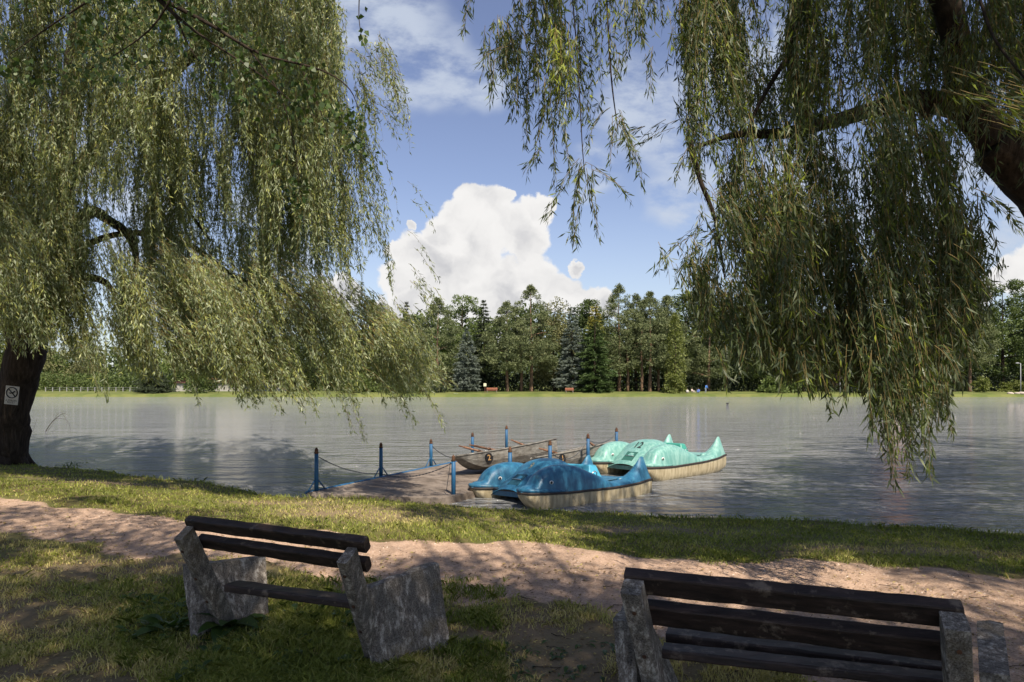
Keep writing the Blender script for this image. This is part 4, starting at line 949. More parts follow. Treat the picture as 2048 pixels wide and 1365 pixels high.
pedalo('pedal_boat', Gb + nrm * .80, ag, 3.35, 1.58, 'mint green dolphin pedal boat numbered 12 moored beyond the blue one', '12', M_green, M_dgreen, M_black, (R(-1), R(-1)), .58, .26)

# ------------------------------------------------------------------ no-swimming sign on the willow
ds = 17.2; c = P(24, 791, ds); wS, hS = 26 / F * ds, 37 / F * ds; roll = R(-6)
M_signw = Mt('sign_white', .6).col((.36, .35, .31)); SG = empty('sign', c); SG.rotation_euler = (0, roll * -1, R(3)); tag(SG, 'white no swimming sign nailed to the left willow trunk', 'sign')
mb = MB(); mb.box((0, 0, 0), (wS, .012, hS)); mb.build('board', M_signw, SG)
mb = MB(); rr_ = wS * .40; cz = hS * .14
pts = [(rr_ * math.cos(k * math.pi / 16), -.012, cz + rr_ * math.sin(k * math.pi / 16)) for k in range(33)]; mb.tube(pts, wS * .04, 6, 0, False, False)
mb.tube([(-rr_ * .72, -.014, cz + rr_ * .72), (rr_ * .72, -.014, cz - rr_ * .72)], wS * .035, 6)
mb.build('prohibition_ring', M_black, SG)
mb = MB(); mb.sphere((wS * .16, -.012, cz + wS * .10), wS * .055, 8, 6); mb.tube([(wS * .12, -.012, cz + wS * .02), (0, -.012, cz - wS * .01), (-wS * .12, -.012, cz - wS * .06), (-wS * .22, -.012, cz - wS * .02)], [wS * .045, wS * .05, wS * .035, wS * .02], 6)
mb.tube([(wS * .12, -.012, cz + wS * .02), (wS * .22, -.012, cz + wS * .12), (wS * .26, -.012, cz + wS * .06)], wS * .022, 5); mb.build('swimmer_figure', M_black, SG)
for s, z, sz in (('A FÜRDÉS', -.29, .062), ('TILOS !', -.40, .062)):
    tm = text_mesh(s, sz); tm.transform(Matrix.Translation((0, -.009, z * hS)) @ Matrix.Rotation(R(90), 4, 'X')); new_obj('lettering', tm, M_black, SG)

# ------------------------------------------------------------------ far shore trees
def lm(name, a, b, c=None, tr=.15): return leaf_mat(name, a, b, c, trans=tr, rough=.6)
M_pine = lm('pine_needles', (.055, .075, .030), (.13, .155, .065), (.20, .215, .10))
M_dark = lm('dark_spruce_needles', (.018, .028, .014), (.045, .06, .03))
M_bluesp = lm('blue_spruce_needles', (.06, .082, .062), (.13, .155, .13))
M_fir = lm('fir_needles', (.025, .05, .014), (.055, .09, .02), (.20, .18, .03))
M_decid = lm('deciduous_leaves', (.075, .115, .03), (.16, .205, .06), None, .3)
M_weep = lm('olive_leaves', (.10, .11, .045), (.20, .195, .085), None, .25)
M_lime = lm('yellow_green_leaves', (.085, .11, .025), (.18, .20, .055), None, .3)
M_plum = lm('plum_leaves', (.035, .018, .03), (.09, .045, .06))
M_oak = lm('deep_green_leaves', (.045, .07, .02), (.105, .14, .038), None, .25)
def treebase(px, d): return Vector(((px - 1024) / F * d, d, float(hz((px - 1024) / F * d, d))))
def far_tree(kind, px, d, top, width, label, mat, group=None, trunk=True, bare=.0, name=None, lean=0.0, dens=1.0, tintz=None):
    b = treebase(px, d); H = EYE - (top - HOR) / F * d - b.z; Wd = width / F * d / 2
    r = empty(name or 'tree', b); tag(r, label, 'tree', group or 'trees on the far shore')
    cr = Crown(); pos = []; dr = []; tint = []; size = []
    if kind == 'spruce':
        nl = int(9 + H * 1.0)
        for i in range(nl):
            u = (i + .3) / nl; z = H * (bare + (1 - bare) * u ** .95); rad = Wd * (1 - u) ** .85 * random.uniform(.85, 1.12) + .12; nb = max(5, int(11 * (1 - u) + 4))
            for k in range(nb):
                a = random.uniform(0, 6.28); m = int((16 + 26 * rad) * dens * (1.2 - u * .4)); t = rng.uniform(.12, 1, m) ** .8; rr = rad * random.uniform(.7, 1.1)
                q = np.stack([np.cos(a) * t * rr, np.sin(a) * t * rr, z - .25 * rr * t ** 1.6 + .10 * rr * t ** 4 + rng.normal(0, .10, m)], -1)
                q[:, :2] += rng.normal(0, .10 + .10 * rr * .5, (m, 2)) * t[:, None]
                pos.append(q); d_ = np.stack([np.cos(a) + rng.normal(0, .6, m), np.sin(a) + rng.normal(0, .6, m), rng.normal(-.25, .3, m)], -1); dr.append(d_)
                ti = .25 + .5 * t + rng.normal(0, .12, m)
                if tintz: ti = ti * .55 + tintz * max(0, (u - .55) / .45)
                tint.append(ti); size.append(rng.uniform(.25, .48, m))
    elif kind == 'column':
        m = int(2600 * dens); u = rng.uniform(0, 1, m); a = rng.uniform(0, 6.28, m); rr = Wd * np.minimum(1, (1 - u) * 2.2) ** .6 * rng.uniform(.5, 1.05, m)
        pos.append(np.stack([np.cos(a) * rr, np.sin(a) * rr, H * (.02 + .98 * u)], -1)); dr.append(rng.normal(size=(m, 3)) + np.array([0, 0, .8])); tint.append(rng.uniform(0, 1, m)); size.append(rng.uniform(.25, .5, m))
    else:
        nc = int({'pine': 210, 'round': 70, 'weep': 60, 'bush': 30}[kind] * dens)
        for k in range(nc):
            u = random.random(); a = random.uniform(0, 6.28)
            if kind == 'pine': prof = (math.sin(math.pi * min(1, .22 + u * .80)) ** .6) * (1 - .36 * u); z = H * (bare + (1 - bare) * u); cs = random.uniform(.6, 1.15) * (1.25 - .65 * u); fl = .5
            elif kind == 'bush': prof = math.sqrt(max(0, 1 - u * u * .9)); z = H * u * .9; cs = random.uniform(.5, .9) * Wd * .35; fl = .8
            else: prof = math.sin(math.pi * (.16 + .80 * u)) ** .55; z = H * (bare + (1 - bare) * u * .96); cs = random.uniform(.6, 1.25) * min(1.3, Wd * .28); fl = .75
            q_ = random.uniform(.35, 1) ** .6; rr = Wd * (1.22 if kind == 'pine' else 1.1) * prof * q_ - cs * .3; c = np.array([math.cos(a) * rr + lean * z, math.sin(a) * rr, z]); m = int(58 * cs * cs * dens ** .3 * 1.6) + 14
            v = rng.normal(size=(m, 3)); v = v / np.linalg.norm(v, axis=1, keepdims=True) * (rng.uniform(.2, 1, m) ** .5)[:, None] * cs; v[:, 2] *= fl
            if kind == 'weep': v[:, 2] *= 2.0
            pos.append(c + v); dr.append(rng.normal(size=(m, 3)) + v / cs * 1.0 + (np.array([0, 0, -1.5]) if kind == 'weep' else np.array([0, 0, .3 if kind == 'pine' else 0])))
            tint.append(np.clip(rng.normal(.45 + random.uniform(-.2, .2), .2, m), 0, 1)); size.append(rng.uniform(.26, .5, m) * (1 if kind != 'pine' else .95))
    pos = np.concatenate(pos) + np.array(b); dr = unit(np.concatenate(dr)); tint = np.clip(np.concatenate(tint), 0, 1); size = np.concatenate(size)
    wr = .34 if kind in ('spruce', 'pine') else .62
    cr.leaves(pos, dr, size * (1.15 if wr < .5 else 1), size * wr, tint); cr.build('crown', mat, M_twig, r)
    if trunk:
        mb = MB(); rt = .034 * H ** .75 * (.8 if kind in ('spruce', 'column') else 1) ; Q = [Vector((lean * H * t + .12 * math.sin(t * 5 + px), .1 * math.sin(t * 4 + px), H * t)) for t in (-.01, .1, .25, .45, .7, .97)]
        limb(mb, Q, [rt * 1.25, rt, rt * .85, rt * .6, rt * .35, .02], 8, .05, 0, 3)
        if kind in ('pine', 'round'):
            for k in range(7):
                z = H * (bare * .8 + (1 - bare) * random.uniform(.02, .55)); a = random.uniform(0, 6.28); o_ = Vector((lean * z, 0, z)); limb(mb, [o_, o_ + Vector((math.cos(a) * Wd * .4, math.sin(a) * Wd * .4, .6)), o_ + Vector((math.cos(a) * Wd * .8, math.sin(a) * Wd * .8, .9))], [rt * .3, rt * .2, .03], 5, .05, 0, 2)
        mb.build('trunk', M_pinebark if kind == 'pine' else M_bark, r)
    return r
FT = [
 ('spruce', 813, 150, 602, 34, 'small dark spruce tip poking up left of the far treeline', M_dark, {}),
 ('pine', 876, 131, 598, 112, 'broad dark pine at the left end of the central clump', M_pine, dict(bare=.12)),
 ('spruce', 934, 126, 655, 62, 'silver blue spruce low beside the broad dark pine', M_bluesp, dict(bare=.06)),
 ('round', 925, 146, 588, 100, 'light green broadleaf crown behind the blue spruce', M_decid, dict(bare=.2)),
 ('spruce', 968, 137, 598, 72, 'narrow very dark spruce with a brown tip', M_dark, dict(tintz=.5)),
 ('pine', 1014, 129, 606, 104, 'pine with a bare reddish trunk left of the tallest pine', M_pine, dict(bare=.24)),
 ('pine', 1062, 130, 573, 112, 'tallest pine with a double pointed top in the centre', M_pine, dict(bare=.22)),
 ('weep', 1108, 134, 602, 84, 'pale olive feathery tree right of the tallest pine', M_weep, dict(bare=.12)),
 ('spruce', 1145, 128, 612, 72, 'grey blue spruce with a thin bare spire', M_bluesp, dict(bare=.08)),
 ('round', 1178, 142, 598, 84, 'green broadleaf tree behind the golden topped fir', M_oak, dict(bare=.2)),
 ('spruce', 1190, 126, 610, 98, 'wide layered fir with a golden green top', M_fir, dict(tintz=1.0, dens=1.2)),
 ('pine', 1238, 131, 571, 104, 'tall dense pine right of the layered fir', M_pine, dict(bare=.2)),
 ('pine', 1272, 136, 590, 92, 'pine between two taller pines with bare trunks', M_pine, dict(bare=.24)),
 ('pine', 1300, 129, 586, 92, 'round topped pine with a pinkish bare trunk', M_pine, dict(bare=.24)),
 ('pine', 1334, 132, 592, 80, 'pine just left of the yellow green column tree', M_pine, dict(bare=.2)),
 ('column', 1350, 126, 628, 42, 'narrow yellow green columnar tree', M_lime, {}),
 ('round', 1372, 140, 583, 92, 'dark broadleaf behind the columnar tree', M_oak, dict(bare=.15)),
 ('pine', 1418, 134, 590, 90, 'pine showing through the left fringe of the dark willow', M_pine, dict(bare=.15)),
 ('round', 1465, 138, 606, 100, 'rounded tree behind the lower left willow strands', M_decid, dict(bare=.15)),
 ('round', 1530, 132, 640, 110, 'broadleaf tree behind the middle of the dark willow', M_oak, dict(bare=.18)),
 ('round', 1607, 128, 650, 110, 'pale trunked tree behind the dark willow', M_decid, dict(bare=.3)),
 ('bush', 1690, 126, 735, 48, 'small purple leaved plum tree behind the lamp post', M_plum, {}),
 ('round', 1668, 150, 640, 130, 'broadleaf tree far behind the purple plum', M_oak, dict(bare=.1)),
 ('weep', 1760, 122.5, 655, 90, 'drooping olive tree in front of the red house', M_weep, dict(bare=.3)),
 ('round', 1800, 150, 640, 130, 'broadleaf tree behind the red house roof', M_oak, dict(bare=.1)),
 ('pine', 1866, 140, 640, 90, 'brownish pine behind the right edge of the willow', M_pine, dict(bare=.3)),
 ('round', 1908, 128, 615, 80, 'greyish pine like tree with a grey trunk, third from the right', M_weep, dict(bare=.35)),
 ('pine', 1940, 130, 590, 90, 'brown green pine with a grey trunk left of the great oak', M_pine, dict(bare=.3)),
 ('round', 2005, 136, 563, 170, 'great dark green broadleaf tree at the right edge', M_oak, dict(bare=.16, dens=1.6)),
 ('round', 2110, 132, 600, 130, 'broadleaf tree cut by the right picture edge', M_oak, dict(bare=.1)),
 ('round', -20, 130, 650, 110, 'sunlit yellowish tree left of the willow trunk', M_lime, dict(bare=.1)),
 ('weep', 150, 150, 672, 110, 'thin pinkish brown tree seen right of the willow trunk', M_weep, dict(bare=.1, dens=.8)),
 ('round', 75, 170, 700, 90, 'small round tree far behind the willow trunk', M_oak, dict(bare=.1)),
 ('spruce', 305, 124, 712, 88, 'low wide dark conifer at the left far bank', M_dark, {}),
 ('round', 390, 140, 670, 110, 'broadleaf tree right of the low dark conifer', M_decid, dict(bare=.1)),
 ('round', 468, 150, 660, 100, 'dark broadleaf tree behind the pale house', M_oak, dict(bare=.2)),
 ('round', 545, 136, 650, 110, 'broadleaf tree behind the hanging middle willow strands', M_decid, dict(bare=.15)),
 ('round', 630, 142, 640, 110, 'dark green tree behind the low willow lobe', M_oak, dict(bare=.15)),
 ('round', 710, 136, 660, 110, 'leafy tree behind the tip of the low willow lobe', M_decid, dict(bare=.1)),
 ('round', 790, 140, 640, 90, 'leafy tree between willow lobe and dark pine', M_oak, dict(bare=.1)),
]
for kd, px, d, top, wd, lb, mt, kw in FT:
    far_tree(kd, px, d, top, wd, lb, mt, name={'pine': 'pine_tree', 'spruce': 'spruce_tree', 'round': 'broadleaf_tree', 'weep': 'weeping_tree', 'column': 'column_tree', 'bush': 'plum_tree'}[kd], **kw)
# extra trunks in the pine stand
for px, d, lb in ((1042, 131, 'thin pale trunk between the two reddish pine trunks'), (1255, 130, 'second bare trunk right of the layered fir'), (1283, 129, 'leaning bare trunk in the middle of the pine stand'), (1316, 131, 'slender bare trunk right in the pine stand')):
    b = treebase(px, d); r = empty('pine_tree', b); tag(r, lb, 'tree', 'trees on the far shore'); mb = MB(); limb(mb, [Vector((0, 0, -.1)), Vector((.1, 0, 4)), Vector((-.1, 0, 8)), Vector((.1, 0, 13))], [.3, .24, .2, .08], 8, .05, 0, 3); mb.build('trunk', M_pinebark, r)
    cr = Crown(); q = rng.normal(size=(500, 3)) * np.array([1.4, 1.4, 2.2]) + np.array(b) + np.array([0, 0, 10.5]); cr.leaves(q, unit(rng.normal(size=(500, 3))), rng.uniform(.3, .5, 500), rng.uniform(.1, .18, 500), rng.uniform(0, .8, 500)); cr.build('crown', M_pine, M_twig, r)
# the wood behind, and undergrowth
def mass(name, label, x0, x1, d0, d1, zt, n, mat, sz, clump=1.6):
    px = rng.uniform(x0, x1, n); d = rng.uniform(d0, d1, n); x = (px - 1024) / F * d
    t = np.array([zt * (1 + .28 * mn.noise(Vector((a * .11, b_ * .05, 3))) + .18 * mn.noise(Vector((a * .5, 1, b_ * .2)))) for a, b_ in zip(x, d)])
    z = .55 + t * rng.uniform(0, 1, n) ** .8; cr = Crown(); cr.leaves(np.stack([x, d, z], -1) + rng.normal(0, .3, (n, 3)), unit(rng.normal(size=(n, 3))), rng.uniform(.7, 1.3, n) * sz, rng.uniform(.7, 1.3, n) * sz * .6, rng.uniform(0, 1, n))
    r = empty(name, (0, 0, 0)); o = cr.build('leaf_mass', mat, M_twig, r); o.parent = None; bpy.data.objects.remove(r); o.name = name; tag(o, label, 'woodland', None, 'stuff'); return o
mass('woodland', 'dark wood filling the gaps behind the far shore trees', 800, 2150, 148, 160, 16.0, 42000, M_oak, .95)
mass('woodland', 'lower wood behind the left part of the far shore', -120, 820, 165, 180, 10.0, 15000, M_oak, 1.0)
mass('undergrowth', 'dark bushes under the pines on the far bank', 850, 2100, 133, 139, 3.4, 24000, M_dark, .45)
mass('undergrowth', 'bushes along the left far bank behind the fence', 20, 860, 138, 146, 3.6, 14000, M_oak, .5)
for i, (px, py, w_, mt, lb) in enumerate(((1345, 745, 46, M_lime, 'yellow green shrub at the foot of the columnar tree'), (1545, 752, 60, M_decid, 'light green shrub behind the left willow fringe'), (1580, 758, 50, M_decid, 'light green shrub at the pale trunk'), (1720, 762, 44, M_oak, 'dark shrub left of the red house'), (1965, 752, 34, M_lime, 'bright young tree between the grey trunks'), (2030, 765, 60, M_lime, 'yellow green shrub by the right lamp post'), (400, 752, 70, M_oak, 'dark shrub at the left far bank'), (720, 755, 80, M_decid, 'green shrub right of the far lawn'), (800, 745, 90, M_oak, 'bushy shrub on the bank under the willow tip'), (870, 750, 60, M_dark, 'dark shrub under the broad pine'))):
    far_tree('bush', px, 124.5 if px != 2030 else 128, py, w_, lb, mt, group='shrubs on the far bank', trunk=False, name='shrub')
    bpy.data.objects[-1] if False else None

# far shore furniture
M_redwood = Mt('orange_brown_boards', .8); M_redwood.col(M_redwood.ramp(M_redwood.noise(3, 4, .6, stretch=(1, 1, 6)), [(.3, (.13, .042, .02)), (.7, (.21, .075, .04))]))
M_benchred = Mt('reddish_bench_boards', .7).col((.30, .12, .07)); M_pale = Mt('pale_render', .9).col((.30, .29, .27)); M_roof = Mt('brown_roof', .9).col((.12, .06, .045)); M_grey = Mt('lamp_grey', .5).col((.33, .34, .36)); M_fence = Mt('weathered_white_post', .8).col((.26, .26, .25)); M_glass = Mt('window_glass', .1).col((.04, .05, .06)); M_signy = Mt('cream_board', .7).col((.55, .55, .38))
def far_bench(px, d, wpx, label, mat):
    b = treebase(px, d); L = wpx / F * d; r = empty('park_bench', b); tag(r, label, 'bench', 'benches on the far shore')
    for z in (.44,): 
        for y in (-.12, .05): mb = MB(); mb.box((0, y, z), (L, .14, .05)); mb.build('seat_plank', mat, r)
    for z in (.66, .84): mb = MB(); mb.box((0, .24, z), (L, .05, .14)); mb.build('backrest_plank', mat, r)
    for s in (-1, 1): mb = MB(); mb.box((s * (L / 2 - .15), .02, .22), (.10, .42, .42)).box((s * (L / 2 - .15), .285, .5), (.10, .035, .95)); mb.build('leg', M_conc, r)
far_bench(984, 123.5, 22, 'reddish bench on the far bank beside the cream board', M_benchred); far_bench(1139, 123.5, 17, 'small pinkish bench on the far bank below the blue spruce', M_benchred); far_bench(1712, 124, 18, 'pale bench on the far bank left of the red house', M_pale)
def lamp(px, d, top, label):
    b = treebase(px, d); H = EYE - (top - HOR) / F * d - b.z; r = empty('street_lamp', b); tag(r, label, 'street lamp', 'lamps on the far shore')
    mb = MB(); mb.tube([(0, 0, -.05), (0, 0, H * .5), (0, 0, H)], [.09, .07, .05], 8); mb.build('pole', M_grey, r); mb = MB(); mb.tube([(0, 0, H - .05), (-.35, 0, H + .05)], .04, 6); mb.box((-.6, 0, H + .06), (.6, .22, .12), None, 0, .7); mb.build('lamp_head', M_grey, r)
lamp(1680, 122.8, 731, 'grey street lamp in front of the purple plum'); lamp(2041, 123, 727, 'grey street lamp near the right edge')
b = treebase(1766, 127); Wh = 66 / F * 127 / 2
HR = empty('house', b); tag(HR, 'orange red timber house half hidden by willow strands', 'house')
mb = MB(); mb.add([(-Wh, -1.5, 0), (Wh, -1.5, 0), (Wh, 2.5, 0), (-Wh, 2.5, 0), (-Wh, -1.5, 2.1), (Wh, -1.5, 2.1), (Wh, 2.5, 2.1), (-Wh, 2.5, 2.1)], [(0, 1, 5, 4), (1, 2, 6, 5), (2, 3, 7, 6), (3, 0, 4, 7)]); mb.add([(.3, -1.5, 2.1), (Wh, -1.5, 2.1), ((Wh + .3) / 2, -1.5, 3.6)], [(0, 1, 2)]); mb.build('wall', M_redwood, HR)
mb = MB(); mb.add([(-Wh - .2, -1.45, 2.05), (Wh + .2, -1.45, 2.05), (Wh, .5, 3.2), (-Wh, .5, 3.2), (Wh + .2, 2.9, 2.05), (-Wh - .2, 2.9, 2.05)], [(0, 1, 2, 3), (3, 2, 4, 5)]); mb.build('roof', M_roof, HR)
for x in (-2.3, -.8, 1.2, 2.6): mb = MB(); mb.box((x, -1.53, 1.25), (.8, .08, .9)); w_ = mb.build('window', M_white, HR); mb = MB(); mb.box((x, -1.55, 1.25), (.64, .08, .74)); mb.build('pane', M_glass, w_)
mb = MB(); mb.box((.2, -1.53, 1.0), (.9, .08, 2.0)); mb.build('door', M_roof, HR)
b = treebase(462, 136); HP = empty('house', b); tag(HP, 'long low pale house behind the left far lawn', 'house'); Wh = 11
mb = MB(); mb.add([(-Wh, 0, 0), (Wh, 0, 0), (Wh, 6, 0), (-Wh, 6, 0), (-Wh, 0, 1.7), (Wh, 0, 1.7), (Wh, 6, 1.7), (-Wh, 6, 1.7)], [(0, 1, 5, 4), (1, 2, 6, 5), (2, 3, 7, 6), (3, 0, 4, 7)]); mb.build('wall', M_pale, HP)
mb = MB(); mb.add([(-Wh - .3, -.4, 1.65), (Wh + .3, -.4, 1.65), (Wh, 3, 2.7), (-Wh, 3, 2.7), (Wh + .3, 6.4, 1.65), (-Wh - .3, 6.4, 1.65)], [(0, 1, 2, 3), (3, 2, 4, 5)]); mb.build('roof', M_roof, HP)
for x in np.linspace(-9, 9, 7): mb = MB(); mb.box((x, -.02, 1.0), (.9, .06, .7)); mb.build('window', M_glass, HP)
b = treebase(190, 131); r = empty('fence', b); tag(r, 'white posted wire fence on the left far lawn', 'fence')
for k in range(15): mb = MB(); mb.box(((k - 7) * 1.35, 0, .4), (.12, .12, .85)); mb.build('fence_post', M_fence, r)
for z in (.4, .75): mb = MB(); mb.tube([(-9.6, -.08, z), (9.6, -.08, z)], .012, 4); mb.build('wire', M_grey, r)
b = treebase(970, 122.6); r = empty('sign', b); tag(r, 'small cream board on a post left of the reddish far bench', 'sign'); mb = MB(); mb.box((0, 0, .8), (.08, .08, 1.7)); mb.build('post', M_roof, r); mb = MB(); mb.box((0, -.06, 1.5), (.5, .03, .55)); mb.build('board', M_signy, r)

# coot on the water
c = G(1455, 809, .0); r = empty('coot', c); tag(r, 'small black water bird on the lake below the willow strands', 'bird')
mb = MB(); rows = []
for u, rr_, z in ((0, .01, .10), (.1, .05, .09), (.3, .10, .07), (.55, .105, .06), (.75, .07, .09), (.84, .045, .16), (.88, .04, .22), (.95, .045, .27), (1.02, .035, .275), (1.07, .008, .265)):
    rows.append([Vector((.02 + u * .40 - .2, rr_ * math.cos(a), z + rr_ * (math.sin(a)))) for a in np.linspace(0, 2 * math.pi, 11)[:-1]])
mb.grid(rows, 0, True, True); body = mb.build('body', M_black, r); mb = MB(); mb.tube([(.225, 0, .265), (.27, 0, .25)], [.016, .003], 6); mb.build('bill', M_white, body)

# people on the far bank
def person(px, d, pose, shirt, trousers, label, rz=0):
    b = treebase(px, d); 
    if pose == 'sit': J = {'pel': (0, 0, .14), 'che': (0, .05, .52), 'nec': (0, .04, .66), 'hed': (0, .0, .82), 'hl': (-.10, -.05, .15), 'kl': (-.16, -.40, .42), 'fl': (-.17, -.62, .05), 'hr': (.10, -.05, .15), 'kr': (.16, -.40, .42), 'fr': (.17, -.62, .05), 'sl': (-.19, .04, .56), 'el': (-.25, -.12, .38), 'wl': (-.16, -.34, .44), 'sr': (.19, .04, .56), 'er': (.25, -.12, .38), 'wr': (.16, -.34, .44)}
    else: J = {'pel': (0, 0, .92), 'che': (0, -.16, 1.28), 'nec': (0, -.26, 1.40), 'hed': (0, -.34, 1.54), 'hl': (-.10, 0, .88), 'kl': (-.12, -.06, .48), 'fl': (-.13, .02, .05), 'hr': (.10, 0, .88), 'kr': (.12, -.02, .48), 'fr': (.14, .06, .05), 'sl': (-.19, -.20, 1.32), 'el': (-.24, -.26, 1.06), 'wl': (-.18, -.40, .88), 'sr': (.19, -.20, 1.32), 'er': (.24, -.26, 1.06), 'wr': (.18, -.40, .88)}
    RD = {'pel': .14, 'che': .15, 'nec': .06, 'hed': .10, 'hl': .085, 'kl': .06, 'fl': .045, 'hr': .085, 'kr': .06, 'fr': .045, 'sl': .06, 'el': .042, 'wl': .03, 'sr': .06, 'er': .042, 'wr': .03}
    ks = list(J); E = [('pel', 'che'), ('che', 'nec'), ('nec', 'hed'), ('pel', 'hl'), ('hl', 'kl'), ('kl', 'fl'), ('pel', 'hr'), ('hr', 'kr'), ('kr', 'fr'), ('che', 'sl'), ('sl', 'el'), ('el', 'wl'), ('che', 'sr'), ('sr', 'er'), ('er', 'wr')]
    me = bpy.data.meshes.new('person'); me.from_pydata([J[k] for k in ks], [(ks.index(a), ks.index(b_)) for a, b_ in E], []); r = empty('person', b, rz); tag(r, label, 'person', 'people on the far bank')
    mt = Mt('clothes', .9); gz = m_ = mt; se = mt.n.new('ShaderNodeSeparateXYZ'); mt.l.new(mt.tc.outputs['Object'], se.inputs[0]); zc = mt.math('GREATER_THAN', se.outputs[2], J['pel'][2] + .02); zh = mt.math('GREATER_THAN', se.outputs[2], J['nec'][2] + .03); mt.col(mt.mix(zh, mt.mix(zc, trousers, shirt), (.42, .27, .2)))
    o = new_obj('body', me, mt, r); sk = o.modifiers.new('s', 'SKIN'); sk.use_smooth_shade = True
    for v, k in zip(me.skin_vertices[0].data if me.skin_vertices else [], ks): v.radius = (RD[k], RD[k])
    sb = o.modifiers.new('u', 'SUBSURF'); sb.levels = 1; sb.render_levels = 1
    h = Vector(J['hed']); mb = MB(); mb.sphere(h + Vector((0, .02, .03)), .108, 10, 6, 0, (1, 1, .9)); mb.build('hair', M_bark, r)
person(1374, 124.2, 'sit', (.55, .52, .50), (.03, .03, .05), 'person in a pale top sitting on the far bank by the columnar tree')
person(1384, 124.6, 'sit', (.50, .42, .38), (.30, .30, .32), 'person in beige sitting right of the one in the pale top', .6)
person(1397, 124.3, 'sit', (.10, .16, .42), (.05, .06, .12), 'person in dark blue sitting left of the standing figure', -.4)
person(1411, 124.0, 'stand', (.08, .22, .60), (.25, .28, .34), 'person in a bright blue shirt standing bent forward', .5)
# a few stones at the right far bank
M_stone = Mt('pale_stone', .9).col((.36, .31, .27))
for k, (px, s) in enumerate(((2021, .5), (2034, .4), (2044, .6))):
    b = treebase(px, 119.4); mb = MB(); mb.sphere((0, 0, .1), s, 10, 7, 0, (1.3, .8, .5)); mb.v = [tuple(Vector(v) * (1 + .25 * fbm(Vector(v) * 2 + Vector((k * 3, 0, 0))))) for v in mb.v]; o = mb.build('rock', M_stone); o.location = b; tag(o, ('left one of the pale rocks on the right far waterline', 'middle pale rock on the right far waterline', 'rightmost pale rock on the far waterline')[k], 'rock', 'rocks on the far waterline')

# ------------------------------------------------------------------ grass, weeds, litter
M_grass = leaf_mat('grass_blades', (.12, .155, .024), (.29, .31, .060), (.54, .45, .20), trans=.3, rough=.6)
def ground_hit(px, py):
    z = np.full(px.shape, .45)
    for _ in range(6):
        d = (EYE - z) * F / (py - HOR); x = (px - 1024) / F * d; z = hz(x, d)
    return x, d, z
def blades(name, label, n, px0, px1, py0, py1, hgt, tintf, keepf, wmul=1.0, seed=3):
    px = rng.uniform(px0, px1, n); py = rng.uniform(py0, py1, n); x, y, z = ground_hit(px, py)
    k = keepf(x, y) & (shore(x) - y > -.05) & (y < 30); x, y, z = x[k], y[k], z[k]; n = len(x)
    a = rng.uniform(0, 6.28, n); h_ = hgt(x, y) * rng.uniform(.5, 1.3, n); w_ = np.maximum(.0032, y * .00055) * wmul * rng.uniform(.7, 1.3, n)
    tilt = rng.normal(0, .45, (n, 2)); sd = np.stack([np.cos(a), np.sin(a), 0 * a], -1) * w_[:, None]; b = np.stack([x, y, z - .004], -1)
    mid = b + np.stack([tilt[:, 0] * h_ * .4, tilt[:, 1] * h_ * .4, h_ * .62], -1); tip = b + np.stack([tilt[:, 0] * h_ * 1.3, tilt[:, 1] * h_ * 1.3, h_ * .9], -1)
    V = np.stack([b - sd, b + sd, mid + sd * .7, tip, mid - sd * .7], 1).reshape(-1, 3); f = np.arange(n * 5).reshape(n, 5)
    t = np.clip(tintf(x, y) + rng.normal(0, .2, n), 0, 1); me = np_mesh(name, V, f, 5, {'tint': np.repeat(t, 5)})
    o = new_obj(name, me, M_grass); tag(o, label, 'grass', None, 'stuff'); return o
NZ = lambda x, y, s, o=0: np.array([mn.noise(Vector((a * s, b_ * s, o))) for a, b_ in zip(x, y)])
def keep(x, y):
    p = path_mask(x, y); b_ = bare_mask(x, y); r_ = rng.uniform(0, 1, len(x)); v = NZ(x, y, 1.6, 4) + .6 * NZ(x, y, 6, 2)
    return (r_ > p * 1.06) & (r_ > b_ * .5) & (r_ < .62 + v * 1.1 + .4 * (shore(x) - y < 4.2))
def tnt(x, y): return .38 + .55 * bare_mask(x, y) + .45 * NZ(x, y, 1.1, 9) + .22 * (shore(x) - y > 4.5)
def hg(x, y): return .042 + .02 * NZ(x, y, 2.2, 6) + .02 * np.exp(-np.abs(shore(x) - y) / .25) + .03 * np.exp(-((x + 1.45) ** 2 / .7 + (y - 4.5) ** 2 / .5))
blades('grass', 'short patchy grass over the bank and under the benches', 330000, -80, 2130, 922, 1420, hg, tnt, keep)
blades('grass', 'longer dark green grass tufts around the left bench', 30000, 240, 1010, 1160, 1400, lambda x, y: .065 + 0 * x, lambda x, y: .2 + 0 * x, lambda x, y: NZ(x, y, 3, 1) > -.05)
blades('grass', 'ragged taller grass along the near waterline', 16000, -80, 2130, 920, 1075, lambda x, y: .10 + .04 * NZ(x, y, 3, 3), lambda x, y: .25 + 0 * x, lambda x, y: ((shore(x) - y) < .30) & (NZ(x, y, 1.3, 8) > -.22) & ~((x > -2.7) & (x < 2.3)))
M_weed = leaf_mat('weed_leaves', (.030, .062, .014), (.075, .12, .028), trans=.3, rough=.45)
